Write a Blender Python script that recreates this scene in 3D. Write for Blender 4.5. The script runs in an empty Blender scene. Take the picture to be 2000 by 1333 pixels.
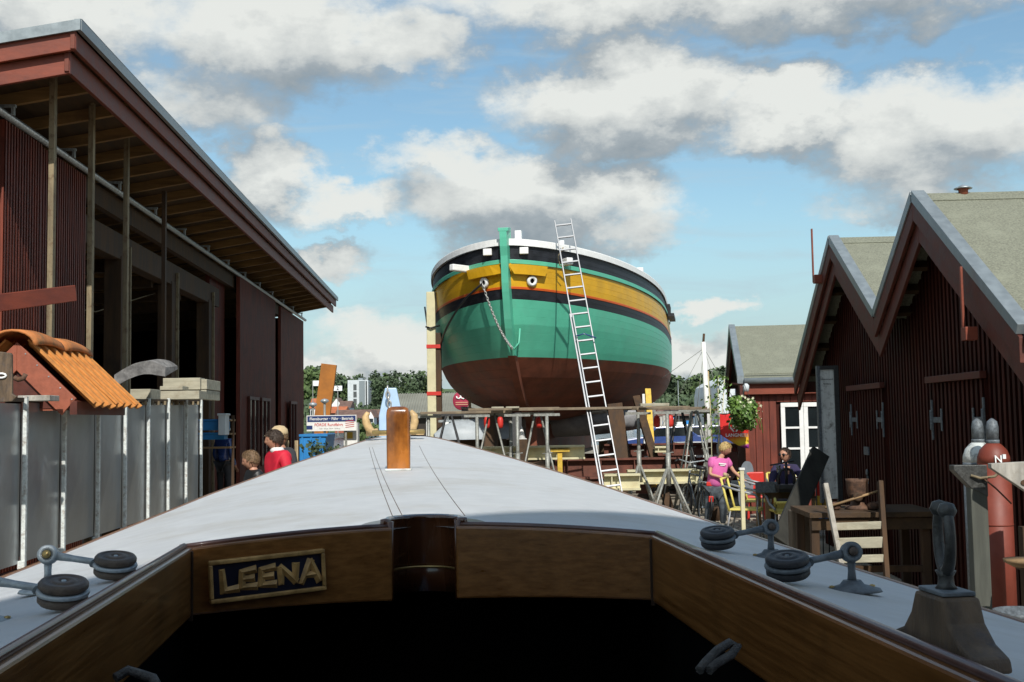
import bpy, math, random
from mathutils import Vector, Matrix, noise
random.seed(7)
R = math.radians
SC = bpy.context.scene
COL = SC.collection

# ------------------------------------------------------------------ camera, sky, sun, exposure
EYE = 1.85
F_PX, PITCH, ROLL = 2200.0, math.atan(153.5/2200), 0.016
FW = Vector((0, math.cos(PITCH), math.sin(PITCH)))
R0 = Vector((1, 0, 0)); U0 = Vector((0, -math.sin(PITCH), math.cos(PITCH)))
RT = R0*math.cos(ROLL) - U0*math.sin(ROLL)
UP = U0*math.cos(ROLL) + R0*math.sin(ROLL)
cam_d = bpy.data.cameras.new('camera'); cam = bpy.data.objects.new('camera', cam_d); COL.objects.link(cam)
cam_d.sensor_width = 36; cam_d.lens = 36*F_PX/2000; cam_d.clip_start = .05; cam_d.clip_end = 6000
M = Matrix((RT, UP, -FW)).transposed().to_4x4(); M.translation = (0, 0, EYE); cam.matrix_world = M
SC.camera = cam
SC.view_settings.view_transform = 'Standard'; SC.view_settings.look = 'None'
SC.view_settings.gamma = 1; SC.view_settings.exposure = 0.0
SC.cycles.max_bounces = 6; SC.cycles.use_denoising = True

SUN_AZ, SUN_EL = R(8), R(42)      # azimuth: how far the sun stands to the right of straight behind the camera
SD = Vector((math.sin(SUN_AZ)*math.cos(SUN_EL), -math.cos(SUN_AZ)*math.cos(SUN_EL), math.sin(SUN_EL)))
sl = bpy.data.lights.new('sun', 'SUN'); sl.energy = 4.6; sl.angle = R(.5); sl.color = (1, .955, .88)
so = bpy.data.objects.new('sun', sl); COL.objects.link(so)
so.rotation_euler = SD.to_track_quat('Z', 'Y').to_euler(); so.location = (8, -20, 30)

def P(px, py, d):
    """world point seen at photo pixel (px,py), d metres ahead of the camera"""
    v = FW + RT*((px-1000)/F_PX) + UP*((666.5-py)/F_PX)
    return Vector((0, 0, EYE)) + v*(d/v.y)
def PX(px, d, py=930): return P(px, py, d).x

world = bpy.data.worlds.new('World'); SC.world = world; world.use_nodes = True
NT = world.node_tree; NT.nodes.clear()
class G:
    def __init__(s, nt): s.nt = nt
    def n(s, t, **k):
        o = s.nt.nodes.new(t)
        for a, b in k.items(): setattr(o, a, b)
        return o
    def set(s, sock, v):
        if isinstance(v, bpy.types.NodeSocket): s.nt.links.new(v, sock)
        elif v is not None: sock.default_value = v
    def m(s, op, a, b=None, c=None, clamp=False):
        o = s.n('ShaderNodeMath', operation=op, use_clamp=clamp)
        s.set(o.inputs[0], a); s.set(o.inputs[1], b); s.set(o.inputs[2], c)
        return o.outputs[0]
    def vm(s, op, a, b=None):
        o = s.n('ShaderNodeVectorMath', operation=op); s.set(o.inputs[0], a); s.set(o.inputs[1], b); return o.outputs[0]
    def mr(s, v, a, b, c=0, d=1, smooth=True):
        o = s.n('ShaderNodeMapRange', interpolation_type='SMOOTHSTEP' if smooth else 'LINEAR')
        s.set(o.inputs[0], v)
        for i, x in enumerate((a, b, c, d)): s.set(o.inputs[1+i], x)
        return o.outputs[0]
    def noise(s, vec, scale, detail=4, rough=.55, dist=0):
        o = s.n('ShaderNodeTexNoise'); s.set(o.inputs['Vector'], vec)
        o.inputs['Scale'].default_value = scale; o.inputs['Detail'].default_value = detail
        o.inputs['Roughness'].default_value = rough; o.inputs['Distortion'].default_value = dist
        return o.outputs['Fac']
    def mix(s, f, a, b, blend='MIX'):
        o = s.n('ShaderNodeMix', data_type='RGBA', blend_type=blend)
        s.set(o.inputs[0], f); s.set(o.inputs[6], a); s.set(o.inputs[7], b); return o.outputs[2]
g = G(NT)
tc = g.n('ShaderNodeTexCoord').outputs['Generated']
sky = g.n('ShaderNodeTexSky', sky_type='NISHITA'); sky.sun_disc = False
sky.sun_elevation = SUN_EL; sky.sun_rotation = math.pi - SUN_AZ; sky.altitude = 0; sky.air_density = 1.25; sky.dust_density = .7; sky.ozone_density = 1.3
def dir_ae(px, py):
    v = (P(px, py, 10)-Vector((0, 0, EYE))).normalized(); return math.atan2(v.x, v.y), math.asin(v.z)
# cumulus banks: centre (px,py) and half sizes in px of the photograph, turned into azimuth and elevation
CL = [(120, 20, 300, 120, 1.0), (560, 90, 330, 130, 1.1), (800, 90, 170, 62, .8), (440, 190, 210, 80, .9), (1500, -30, 700, 100, 1.0), (1240, 190, 285, 112, 1.15), (1530, 225, 190, 78, 1.0),
      (1850, 265, 270, 135, 1.15), (1050, 400, 290, 105, 1.15), (900, 320, 150, 55, .8), (1200, 445, 170, 60, .8), (500, 330, 120, 82, 1.0), (690, 400, 170, 50, .8), (740, 690, 150, 85, 1.0), (1330, 700, 200, 60, .9),
      (620, 500, 110, 30, .8), (1405, 590, 62, 22, .7), (560, 740, 300, 45, .9), (1640, 395, 120, 26, .4)]
def cloud_density(vec):
    sp = g.n('ShaderNodeSeparateXYZ'); g.set(sp.inputs[0], vec)
    az = g.m('ARCTAN2', sp.outputs[0], sp.outputs[1]); el = g.m('ARCSINE', sp.outputs[2])
    D = None
    for px, py, rx, ry, w in CL:
        a, e = dir_ae(px, py)
        dx = g.m('MULTIPLY', g.m('SUBTRACT', az, a), F_PX/rx); dy = g.m('MULTIPLY', g.m('SUBTRACT', el, e), F_PX/ry)
        r2 = g.m('ADD', g.m('MULTIPLY', dx, dx), g.m('MULTIPLY', dy, dy))
        v = g.m('MULTIPLY', g.m('SUBTRACT', 1.0, r2), .62*w)
        D = v if D is None else g.m('SMOOTH_MAX', D, v, .10)
    D = g.m('MAXIMUM', D, -.55)
    st = g.vm('MULTIPLY', vec, (1, 1, 1.9))
    gen = g.m('MULTIPLY', g.m('SUBTRACT', g.noise(st, 2.6, 3, .5), .5), 2.6)
    w = g.mr(g.m('ABSOLUTE', az), .5, .75)
    return g.m('ADD', g.m('MULTIPLY', D, g.m('SUBTRACT', 1, w)), g.m('MULTIPLY', gen, w)), st
wrp = g.n('ShaderNodeTexNoise'); g.set(wrp.inputs['Vector'], g.vm('MULTIPLY', tc, (1, 1, 1.6))); wrp.inputs['Scale'].default_value = 11; wrp.inputs['Detail'].default_value = 7; wrp.inputs['Roughness'].default_value = .62
wv = g.vm('ADD', tc, g.vm('MULTIPLY', g.vm('SUBTRACT', wrp.outputs['Color'], (.5, .5, .5)), (.15, .15, .10)))
D0, st0 = cloud_density(wv)
def fine(v):
    b1 = g.m('SUBTRACT', g.noise(v, 16, 8, .6), .5); b2 = g.m('SUBTRACT', g.noise(v, 5, 4, .5), .5)
    return g.m('ADD', g.m('MULTIPLY', b1, 1.05), g.m('MULTIPLY', b2, .75))
f0 = fine(g.vm('MULTIPLY', tc, (1, 1, 1.7)))
f1 = fine(g.vm('MULTIPLY', g.vm('ADD', tc, (.008, 0, .022)), (1, 1, 1.7)))
D1, _ = cloud_density(g.vm('ADD', wv, (.01, 0, .035)))
dens = g.m('ADD', D0, f0)
alpha = g.mr(dens, -.17, .46)
alpha = g.m('MULTIPLY', alpha, .97)
relief = g.m('SUBTRACT', f0, f1)
above = g.m('SUBTRACT', D0, D1)
lit = g.m('ADD', g.m('ADD', .56, g.m('MULTIPLY', relief, 1.05)), g.m('MULTIPLY', above, 1.15))
thick = g.mr(dens, .3, 1.4, 0, .22)
lit = g.m('SUBTRACT', lit, thick)
big = g.m('SUBTRACT', g.noise(g.vm('MULTIPLY', tc, (1, 1, 1.4)), 4.3, 3, .5), .5)
lit = g.m('ADD', lit, g.m('MULTIPLY', big, 1.3), clamp=True)
cr = g.n('ShaderNodeValToRGB'); g.set(cr.inputs[0], lit)
e = cr.color_ramp.elements
e[0].position = 0; e[0].color = (.30, .355, .395, 1); e[1].position = 1; e[1].color = (.88, .90, .86, 1)
x = e.new(.35); x.color = (.42, .47, .50, 1); x = e.new(.60); x.color = (.66, .69, .68, 1)
ccol = g.vm('MULTIPLY', cr.outputs[0], (9.2, 9.2, 9.2))
# thin high cirrus veil
ci = g.noise(g.vm('MULTIPLY', tc, (2.0, 2.0, 13)), 3.2, 7, .62, .7)
veil = g.mr(ci, .44, .78, .05, .45)
skyc = g.vm('MULTIPLY', sky.outputs[0], (1.02, 1.24, 1.27))
skyc = g.mix(veil, skyc, (5.0, 6.0, 6.5, 1))
sepz = g.n('ShaderNodeSeparateXYZ'); g.set(sepz.inputs[0], tc)
hz = g.mr(sepz.outputs[2], 0, .20, .75, 0)
skyc = g.mix(hz, skyc, (3.9, 5.1, 6.3, 1))
fin = g.mix(alpha, skyc, ccol)
bg = g.n('ShaderNodeBackground'); g.set(bg.inputs[0], fin); bg.inputs[1].default_value = .1
out = g.n('ShaderNodeOutputWorld'); NT.links.new(bg.outputs[0], out.inputs[0])

# ------------------------------------------------------------------ materials
def mat(name, col, rough=.7, var=.25, scale=6, bump=.0, metal=0, grain=None, col2=None, spec=.5, coat=0, bscale=None, dirt=None, dscale=2.0, trans=0):
    """procedural surface: base colour broken up by noise; grain=(x,y,z) stretches the noise along the wood"""
    m = bpy.data.materials.new(name); m.use_nodes = True
    h = G(m.node_tree); b = m.node_tree.nodes['Principled BSDF']
    co = h.n('ShaderNodeTexCoord').outputs['Object']
    v = h.vm('MULTIPLY', co, grain) if grain else co
    n1 = h.noise(v, scale, 6, .62)
    lo = tuple(c*(1-var) for c in col)+(1,); hi = tuple(min(1, c*(1+var)) for c in (col2 or col))+(1,)
    c = h.mix(h.mr(n1, .3, .7), lo, hi)
    if dirt:
        n2 = h.noise(co, dscale, 7, .7)
        c = h.mix(h.mr(n2, .48, .72, 0, dirt[3]), c, tuple(dirt[:3])+(1,))
    h.set(b.inputs['Base Color'], c)
    h.set(b.inputs['Roughness'], h.mr(n1, .2, .8, max(.02, rough-.09), min(1, rough+.09), False))
    b.inputs['Metallic'].default_value = metal
    b.inputs['Specular IOR Level'].default_value = spec
    if coat: b.inputs['Coat Weight'].default_value = coat; b.inputs['Coat Roughness'].default_value = .08
    if trans: b.inputs['Transmission Weight'].default_value = trans
    if bump:
        bn = h.n('ShaderNodeBump'); bn.inputs['Strength'].default_value = bump; bn.inputs['Distance'].default_value = .01
        h.set(bn.inputs['Height'], h.noise(v, bscale or scale*3, 6, .65)); h.set(b.inputs['Normal'], bn.outputs[0])
    return m
GX, GY, GZ = (.12, 1, 1), (1, .12, 1), (1, 1, .12)
m_deck = mat('deck_paint', (.54, .55, .55), .55, .06, 14, .35, dirt=(.40, .375, .32, .55), dscale=2.6, bscale=420)
m_varn = mat('varnished_oak', (.170, .066, .015), .33, .18, 95, .05, grain=(.045, 1, 1.4), col2=(.20, .084, .020), coat=.25, dirt=(.10, .043, .009, .5), dscale=7)
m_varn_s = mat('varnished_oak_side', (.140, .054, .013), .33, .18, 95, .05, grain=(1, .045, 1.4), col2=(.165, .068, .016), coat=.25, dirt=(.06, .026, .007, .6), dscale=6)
m_varn_d = mat('dark_varnish', (.075, .026, .010), .25, .4, 22, .04, grain=GZ, coat=.7)
m_post = mat('post_varnish', (.13, .035, .005), .25, .5, 9, .05, grain=(1, 1, .5), col2=(.30, .10, .012), coat=.7)
m_purple = mat('dull_varnish_cap', (.085, .042, .035), .35, .3, 20, .05, coat=.3)
m_gold = mat('gilded_wood', (.36, .20, .06), .45, .3, 40, .1, col2=(.44, .26, .09))
m_navy = mat('name_board_blue', (.006, .008, .02), .35, .3, 30, .05)
m_galv = mat('galvanised_steel', (.40, .44, .46), .48, .3, 30, .25, metal=.55, dirt=(.22, .2, .17, .6), dscale=25)
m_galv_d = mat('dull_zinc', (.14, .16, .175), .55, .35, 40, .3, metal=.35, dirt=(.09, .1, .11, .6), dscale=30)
m_wheel = mat('block_wood', (.075, .05, .035), .5, .4, 30, .3, grain=(1, .2, 1), dirt=(.16, .12, .08, .6), dscale=18)
m_wheel_d = mat('shade_dark_block_wood', (.022, .022, .025), .5, .4, 30, .3)
m_brass = mat('brass', (.42, .30, .12), .35, .25, 20, .1, metal=.8)
m_paleblue = mat('pale_blue_paint', (.40, .55, .74), .45, .08, 10, .05)
m_blond = mat('blond_wood', (.50, .34, .16), .5, .25, 20, .1)
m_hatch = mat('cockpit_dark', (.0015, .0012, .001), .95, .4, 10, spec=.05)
m_rope = mat('rope', (.075, .072, .068), .9, .4, 60, .6)
m_wedge = mat('weathered_teak', (.115, .076, .045), .65, .45, 30, .5, grain=(1, 1, .15), dirt=(.05, .05, .06, .7), dscale=14)
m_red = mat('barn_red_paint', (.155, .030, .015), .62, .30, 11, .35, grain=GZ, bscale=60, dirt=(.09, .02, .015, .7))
m_red_shade = mat('shade_darkened_red_paint', (.045, .0088, .0048), .7, .42, 13, .3, grain=GZ, bscale=60, dirt=(.018, .006, .0055, .7), spec=.2)  # huts' barn red darkened in colour to stand for facade shade
m_redt = mat('red_trim_paint', (.20, .042, .019), .55, .2, 7, .25, grain=(.3, .3, 1), dirt=(.10, .025, .018, .6))
m_redtd = mat('dark_red_trim_paint', (.088, .019, .010), .6, .25, 7, .25, dirt=(.06, .015, .012, .6))
m_zinc = mat('zinc_sheet', (.25, .285, .30), .45, .15, 8, .08, metal=.35, dirt=(.22, .25, .27, .5), dscale=5)
m_felt = mat('green_roof_felt', (.195, .20, .15), .95, .30, 60, .6, dirt=(.27, .28, .21, .55), dscale=3.2, bscale=180)
m_raft = mat('raw_rafter_wood', (.26, .165, .08), .75, .4, 10, .3, grain=(.1, 1, 1), dirt=(.10, .06, .03, .6))
m_oldw = mat('old_brown_timber', (.06, .031, .013), .8, .4, 8, .4, grain=GZ, dirt=(.03, .018, .012, .7))
m_oldwy = mat('old_brown_beam', (.060, .033, .013), .8, .4, 8, .4, grain=GY, dirt=(.05, .03, .02, .7))
m_greyw = mat('silvered_timber', (.36, .34, .30), .85, .3, 12, .5, grain=GZ, dirt=(.17, .14, .10, .65), dscale=6)
m_batten = mat('peeling_pale_batten', (.22, .175, .105), .85, .35, 10, .5, grain=GZ, dirt=(.11, .06, .03, .95), dscale=9)
m_block = mat('squared_timber', (.38, .355, .27), .85, .2, 14, .4, grain=GX, dirt=(.26, .22, .15, .6), dscale=6)
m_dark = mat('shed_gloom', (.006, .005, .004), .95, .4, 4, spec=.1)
m_sheet = mat('brushed_aluminium_sheet', (.34, .37, .39), .36, .12, 1.6, .015, metal=.65, dirt=(.24, .26, .28, .5), dscale=1.1)
m_white = mat('white_paint', (.78, .78, .76), .5, .06, 12, .05)
m_whitedirty = mat('chipped_white_paint', (.62, .66, .64), .6, .18, 30, .2, dirt=(.22, .14, .09, .8), dscale=14)
m_tile = mat('orange_clay_tile', (.56, .225, .05), .7, .16, 12, .2, dirt=(.34, .13, .04, .6), dscale=8)
m_tiler = mat('mossy_ridge_tile', (.47, .165, .045), .75, .2, 9, .3, dirt=(.16, .13, .06, .85), dscale=5)
m_brick = mat('brick_red_paint', (.30, .085, .045), .6, .14, 12, .2, dirt=(.22, .06, .035, .5))
m_rust = mat('rust', (.10, .055, .035), .85, .5, 25, .6, dirt=(.16, .07, .03, .7), dscale=9)
m_grn = mat('hull_green', (.10, .46, .31), .42, .06, 3, .05, bscale=30, dirt=(.12, .42, .30, .6), dscale=2.2)
m_yel = mat('hull_yellow', (.66, .36, .012), .42, .08, 3, .08, bscale=30, dirt=(.50, .27, .015, .6), dscale=2.2)
m_blk = mat('hull_black', (.014, .016, .022), .5, .4, 6, .2, grain=(1, .1, 1), bscale=20)
m_org = mat('hull_orange', (.62, .10, .015), .45, .1, 5)
m_anti = mat('antifouling_red', (.20, .060, .030), .72, .25, 3, .2, dirt=(.13, .085, .055, .7), dscale=.9)
m_alu = mat('ladder_aluminium', (.27, .28, .295), .45, .12, 20, .05, metal=.25)
m_tube = mat('trestle_tube', (.27, .275, .25), .5, .25, 30, .2, metal=.3, dirt=(.2, .17, .13, .6), dscale=8)
m_bronze = mat('dark_bronze', (.065, .066, .062), .45, .4, 30, .3, metal=.4, dirt=(.13, .14, .14, .5), dscale=20)
m_redtl = mat('shed_fascia_red', (.155, .034, .015), .6, .2, 7, .25, dirt=(.09, .02, .015, .6))
m_tubed = mat('dark_trestle_steel', (.035, .035, .035), .6, .3, 30, .2)
m_plank = mat('scaffold_plank', (.17, .13, .09), .85, .4, 8, .4, grain=GX, dirt=(.30, .24, .15, .6), dscale=4)
m_cream = mat('cream_steel_beam', (.60, .56, .36), .55, .12, 6, .15, dirt=(.33, .26, .14, .5), dscale=3)
m_rustbeam = mat('rust_red_girder', (.135, .045, .028), .75, .35, 6, .3, dirt=(.07, .03, .02, .6), dscale=3)
m_yelp = mat('yellow_painted_timber', (.62, .40, .05), .6, .2, 10, .2)
m_chain = mat('chain_steel', (.45, .45, .43), .4, .2, 40, .1, metal=.6)
m_blackp = mat('black_plastic', (.012, .012, .013), .45, .2, 30)
m_glass = mat('dark_window_glass', (.012, .016, .018), .06, .2, 2, spec=.8)
m_skin = mat('skin', (.50, .255, .165), .55, .08, 20)
m_skin2 = mat('tanned_skin', (.40, .19, .115), .55, .08, 20)
m_hairb = mat('brown_hair', (.045, .028, .018), .6, .4, 60, .5)
m_hairbl = mat('blond_hair', (.50, .36, .15), .6, .45, 60, .6)
m_hairm = mat('fair_brown_hair', (.15, .09, .045), .6, .4, 60, .5)
m_pink = mat('pink_cotton', (.62, .13, .36), .85, .1, 8, .2)
m_jeans = mat('faded_dark_denim', (.05, .06, .07), .9, .5, 9, .3, dirt=(.13, .16, .18, .7), dscale=7)
m_redj = mat('red_jacket', (.55, .012, .035), .7, .15, 8, .2)
m_navyc = mat('navy_jumper', (.028, .022, .065), .9, .2, 10, .2)
m_dgrey = mat('dark_grey_cloth', (.035, .035, .04), .9, .2, 10, .2)
m_beige = mat('beige_cloth', (.50, .38, .22), .85, .12, 10, .1)
m_yc = mat('yellow_wicker', (.66, .56, .14), .7, .15, 50, .3)
m_leaf = mat('leaf_green', (.07, .16, .02), .6, .45, 8, col2=(.11, .19, .035))
m_bloom = mat('white_petals', (.75, .74, .52), .6, .08, 8)
m_blue = mat('blue_tarpaulin', (.02, .20, .50), .5, .12, 3, .1)
m_carb = mat('blue_car_paint', (.03, .06, .20), .25, .1, 5, coat=.6)
m_ground = mat('yard_ground', (.27, .235, .18), .95, .30, 2.2, .6, dirt=(.155, .14, .115, .75), dscale=.7, bscale=14)
m_stone = mat('setts', (.29, .26, .21), .92, .30, 3, .4, dirt=(.19, .165, .13, .7), dscale=5)
m_quay = mat('quay_concrete', (.30, .28, .25), .9, .2, 3, .3)
m_conc = mat('pale_render', (.56, .60, .62), .8, .1, 1, .05)
m_roofbr = mat('brown_roof', (.15, .09, .07), .85, .25, 1.2, .2)
m_rooforg = mat('orange_roof', (.42, .13, .055), .85, .2, 1.2, .2)
m_rooffg = mat('fibre_cement_roof', (.21, .21, .175), .9, .16, .5, .2, dirt=(.15, .15, .12, .6), dscale=.4)
m_corten = mat('orange_rust_steel', (.34, .125, .02), .8, .18, 2, .2)

# ------------------------------------------------------------------ mesh builder
class MB:
    def __init__(s): s.v = []; s.f = []; s.sm = []
    def face(s, pts, smooth=False):
        i = len(s.v); s.v += [Vector(p) for p in pts]; s.f.append(list(range(i, i+len(pts)))); s.sm.append(smooth); return s
    def box(s, c, size, rot=None):
        c = Vector(c); hx, hy, hz = [q/2 for q in size]; i = len(s.v)
        for dx, dy, dz in ((-1,-1,-1),(1,-1,-1),(1,1,-1),(-1,1,-1),(-1,-1,1),(1,-1,1),(1,1,1),(-1,1,1)):
            p = Vector((dx*hx, dy*hy, dz*hz)); s.v.append(c+(rot @ p if rot else p))
        for q in ((0,3,2,1),(4,5,6,7),(0,1,5,4),(1,2,6,5),(2,3,7,6),(3,0,4,7)): s.f.append([i+k for k in q]); s.sm.append(False)
        return s
    def bx(s, x0, x1, y0, y1, z0, z1): return s.box(((x0+x1)/2, (y0+y1)/2, (z0+z1)/2), (abs(x1-x0), abs(y1-y0), abs(z1-z0)))
    def beam(s, a, b, w, h, up=(0, 0, 1)):
        a = Vector(a); b = Vector(b); y = (b-a); L = y.length; y.normalize()
        x = y.cross(Vector(up))
        if x.length < 1e-4: x = y.cross(Vector((1, 0, 0)))
        x.normalize(); z = x.cross(y)
        return s.box((a+b)/2, (w, L, h), Matrix((x, y, z)).transposed())
    def tube(s, pts, r, seg=8, caps=True, close=False):
        pts = [Vector(p) for p in pts]; n = len(pts); rs = r if isinstance(r, (list, tuple)) else [r]*n
        i0 = len(s.v); px = None
        for k, p in enumerate(pts):
            t = (pts[(k+1) % n]-pts[k-1]) if close else (pts[min(k+1, n-1)]-pts[max(k-1, 0)])
            t.normalize()
            if px is None:
                px = t.cross(Vector((0, 0, 1)))
                if px.length < .05: px = t.cross(Vector((1, 0, 0)))
            px = (px-t*px.dot(t)); px.normalize(); py = t.cross(px)
            for q in range(seg):
                a = 2*math.pi*q/seg; s.v.append(p+(px*math.cos(a)+py*math.sin(a))*rs[k])
        for k in range(n if close else n-1):
            for q in range(seg):
                a = i0+k*seg+q; b = i0+k*seg+(q+1) % seg; c = i0+((k+1) % n)*seg+(q+1) % seg; d = i0+((k+1) % n)*seg+q
                s.f.append([a, b, c, d]); s.sm.append(True)
        if caps and not close:
            s.f.append([i0+q for q in range(seg)][::-1]); s.sm.append(False)
            s.f.append([i0+(n-1)*seg+q for q in range(seg)]); s.sm.append(False)
        return s
    def lathe(s, prof, c=(0, 0, 0), seg=20, rot=None, sx=1, sy=1):
        c = Vector(c); i0 = len(s.v); n = len(prof)
        for r, z in prof:
            for q in range(seg):
                a = 2*math.pi*q/seg; p = Vector((r*math.cos(a)*sx, r*math.sin(a)*sy, z)); s.v.append(c+(rot @ p if rot else p))
        for k in range(n-1):
            for q in range(seg):
                s.f.append([i0+k*seg+q, i0+k*seg+(q+1) % seg, i0+(k+1)*seg+(q+1) % seg, i0+(k+1)*seg+q]); s.sm.append(True)
        if prof[0][0] > 1e-4: s.f.append([i0+q for q in range(seg)][::-1]); s.sm.append(False)
        if prof[-1][0] > 1e-4: s.f.append([i0+(n-1)*seg+q for q in range(seg)]); s.sm.append(False)
        return s
    def prism(s, pts, off):
        off = Vector(off); pts = [Vector(p) for p in pts]; i = len(s.v); n = len(pts)
        s.v += pts+[p+off for p in pts]
        s.f.append(list(range(i, i+n))[::-1]); s.sm.append(False); s.f.append(list(range(i+n, i+2*n))); s.sm.append(False)
        for k in range(n): s.f.append([i+k, i+(k+1) % n, i+n+(k+1) % n, i+n+k]); s.sm.append(False)
        return s
    def grid(s, rows, smooth=True, thick=None):
        i0 = len(s.v); n = len(rows[0])
        for r in rows: s.v += [Vector(p) for p in r]
        for a in range(len(rows)-1):
            for b in range(n-1): s.f.append([i0+a*n+b, i0+a*n+b+1, i0+(a+1)*n+b+1, i0+(a+1)*n+b]); s.sm.append(smooth)
        return s
    def build(s, name, m, parent=None, bevel=0, fix=False, origin=None):
        me = bpy.data.meshes.new(name)
        if origin is not None: s.v = [p-Vector(origin) for p in s.v]
        me.from_pydata([tuple(p) for p in s.v], [], s.f); me.polygons.foreach_set('use_smooth', s.sm); me.materials.append(m)
        if fix:
            import bmesh
            b = bmesh.new(); b.from_mesh(me); bmesh.ops.remove_doubles(b, verts=b.verts, dist=1e-5); bmesh.ops.recalc_face_normals(b, faces=b.faces); b.to_mesh(me); b.free()
        me.update()
        o = bpy.data.objects.new(name, me); COL.objects.link(o); o.parent = parent
        if origin is not None: o.location = origin
        if bevel:
            q = o.modifiers.new('bevel', 'BEVEL'); q.width = bevel; q.segments = 2; q.limit_method = 'ANGLE'; q.angle_limit = R(40)
        return o
def tag(o, label=None, cat=None, group=None, kind=None):
    if label: o['label'] = label
    if cat: o['category'] = cat
    if group: o['group'] = group
    if kind: o['kind'] = kind
    return o
def thing(name, label, cat, loc=(0, 0, 0), rz=0, group=None):
    o = bpy.data.objects.new(name, None); COL.objects.link(o); o.location = loc; o.rotation_euler = (0, 0, rz); o.empty_display_size = .2
    return tag(o, label, cat, group)
def copy_tree(o, parent=None, loc=None, rz=None, label=None):
    c = o.copy(); COL.objects.link(c); c.parent = parent
    if loc is not None: c.location = loc
    if rz is not None: c.rotation_euler = (0, 0, rz)
    if label: c['label'] = label
    for ch in KIDS(o): copy_tree(ch, c)
    return c
def KIDS(o): return [x for x in COL.objects if x.parent == o]
def text(name, body, m, parent, loc, size, rot, depth=.002, bold=0, sx=1, align='CENTER', bevel=0):
    cu = bpy.data.curves.new(name, 'FONT'); cu.body = body; cu.size = size; cu.extrude = depth; cu.offset = bold; cu.align_x = align; cu.align_y = 'CENTER'
    cu.bevel_depth = bevel; cu.materials.append(m); cu.resolution_u = 4
    o = bpy.data.objects.new(name, cu); COL.objects.link(o); o.parent = parent; o.location = loc; o.rotation_euler = rot; o.scale = (sx, 1, 1)
    bpy.context.view_layer.update(); me = bpy.data.meshes.new_from_object(o); me.name = name; q = bpy.data.objects.new(name, me); COL.objects.link(q); q.parent = parent; q.location = loc; q.rotation_euler = rot; q.scale = (sx, 1, 1)
    bpy.data.objects.remove(o); bpy.data.curves.remove(cu); return q
def rotz(v, a):
    v = Vector(v); return Vector((v.x*math.cos(a)-v.y*math.sin(a), v.x*math.sin(a)+v.y*math.cos(a), v.z))
def loc_of(o, w):   # world point into the frame of a top-level empty turned about Z only
    return rotz(Vector(w)-o.location, -o.rotation_euler.z)
# ------------------------------------------------------------------ ground, quay, water, far shore
b = MB(); rows = []
for j in range(81):
    y = -20+96*j/80; row = []
    for i in range(91):
        x = -30+60*i/90
        row.append((x, y, .05*noise.noise((x*.4, y*.4, 0))+.02*noise.noise((x*2, y*2, 3))-.01))
    rows.append(row)
b.grid(rows); b.build('ground', m_ground)['kind'] = 'structure'
b = MB(); b.bx(-400, -30, -60, 76, -3, -.02); b.bx(30, 400, -60, 76, -3, -.02); b.bx(-30, 30, -60, -20, -3, -.02); b.bx(-30, 30, 75.4, 76, -3, .06)
b.build('quay_ground', m_quay)['kind'] = 'structure'
mw = bpy.data.materials.new('harbour_water'); mw.use_nodes = True; h = G(mw.node_tree); bb = mw.node_tree.nodes['Principled BSDF']
bb.inputs['Base Color'].default_value = (.02, .05, .09, 1); bb.inputs['Roughness'].default_value = .12
bn = h.n('ShaderNodeBump'); bn.inputs['Strength'].default_value = .8; bn.inputs['Distance'].default_value = .35
h.set(bn.inputs['Height'], h.noise(h.vm('MULTIPLY', h.n('ShaderNodeTexCoord').outputs['Object'], (.6, .35, 1)), 1.3, 5, .6)); h.set(bb.inputs['Normal'], bn.outputs[0])
b = MB(); b.face([(-900, 76, -1), (900, 76, -1), (900, 335, -1), (-900, 335, -1)]); b.build('water', mw)['kind'] = 'structure'
# far land rises into hills
m_far = mat('far_meadow', (.09, .13, .045), .95, .3, .05)
rows = []
for j in range(40):
    y = 320+1400*(j/39)**1.6; row = []
    for i in range(61):
        x = -900+1800*i/60
        z = -1.3+26*min(1, max(0, (y-345)/500))+5*noise.noise((x*.006, y*.006, 1))*min(1, max(0, (y-345)/120))
        row.append((x, y, z if j else -2))
    rows.append(row)
b = MB(); b.grid(rows); b.build('far_hills', m_far)['kind'] = 'structure'
def hill_z(x, y): return -1.3+26*min(1, max(0, (y-345)/500))+5*noise.noise((x*.006, y*.006, 1))*min(1, max(0, (y-345)/120))

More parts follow.
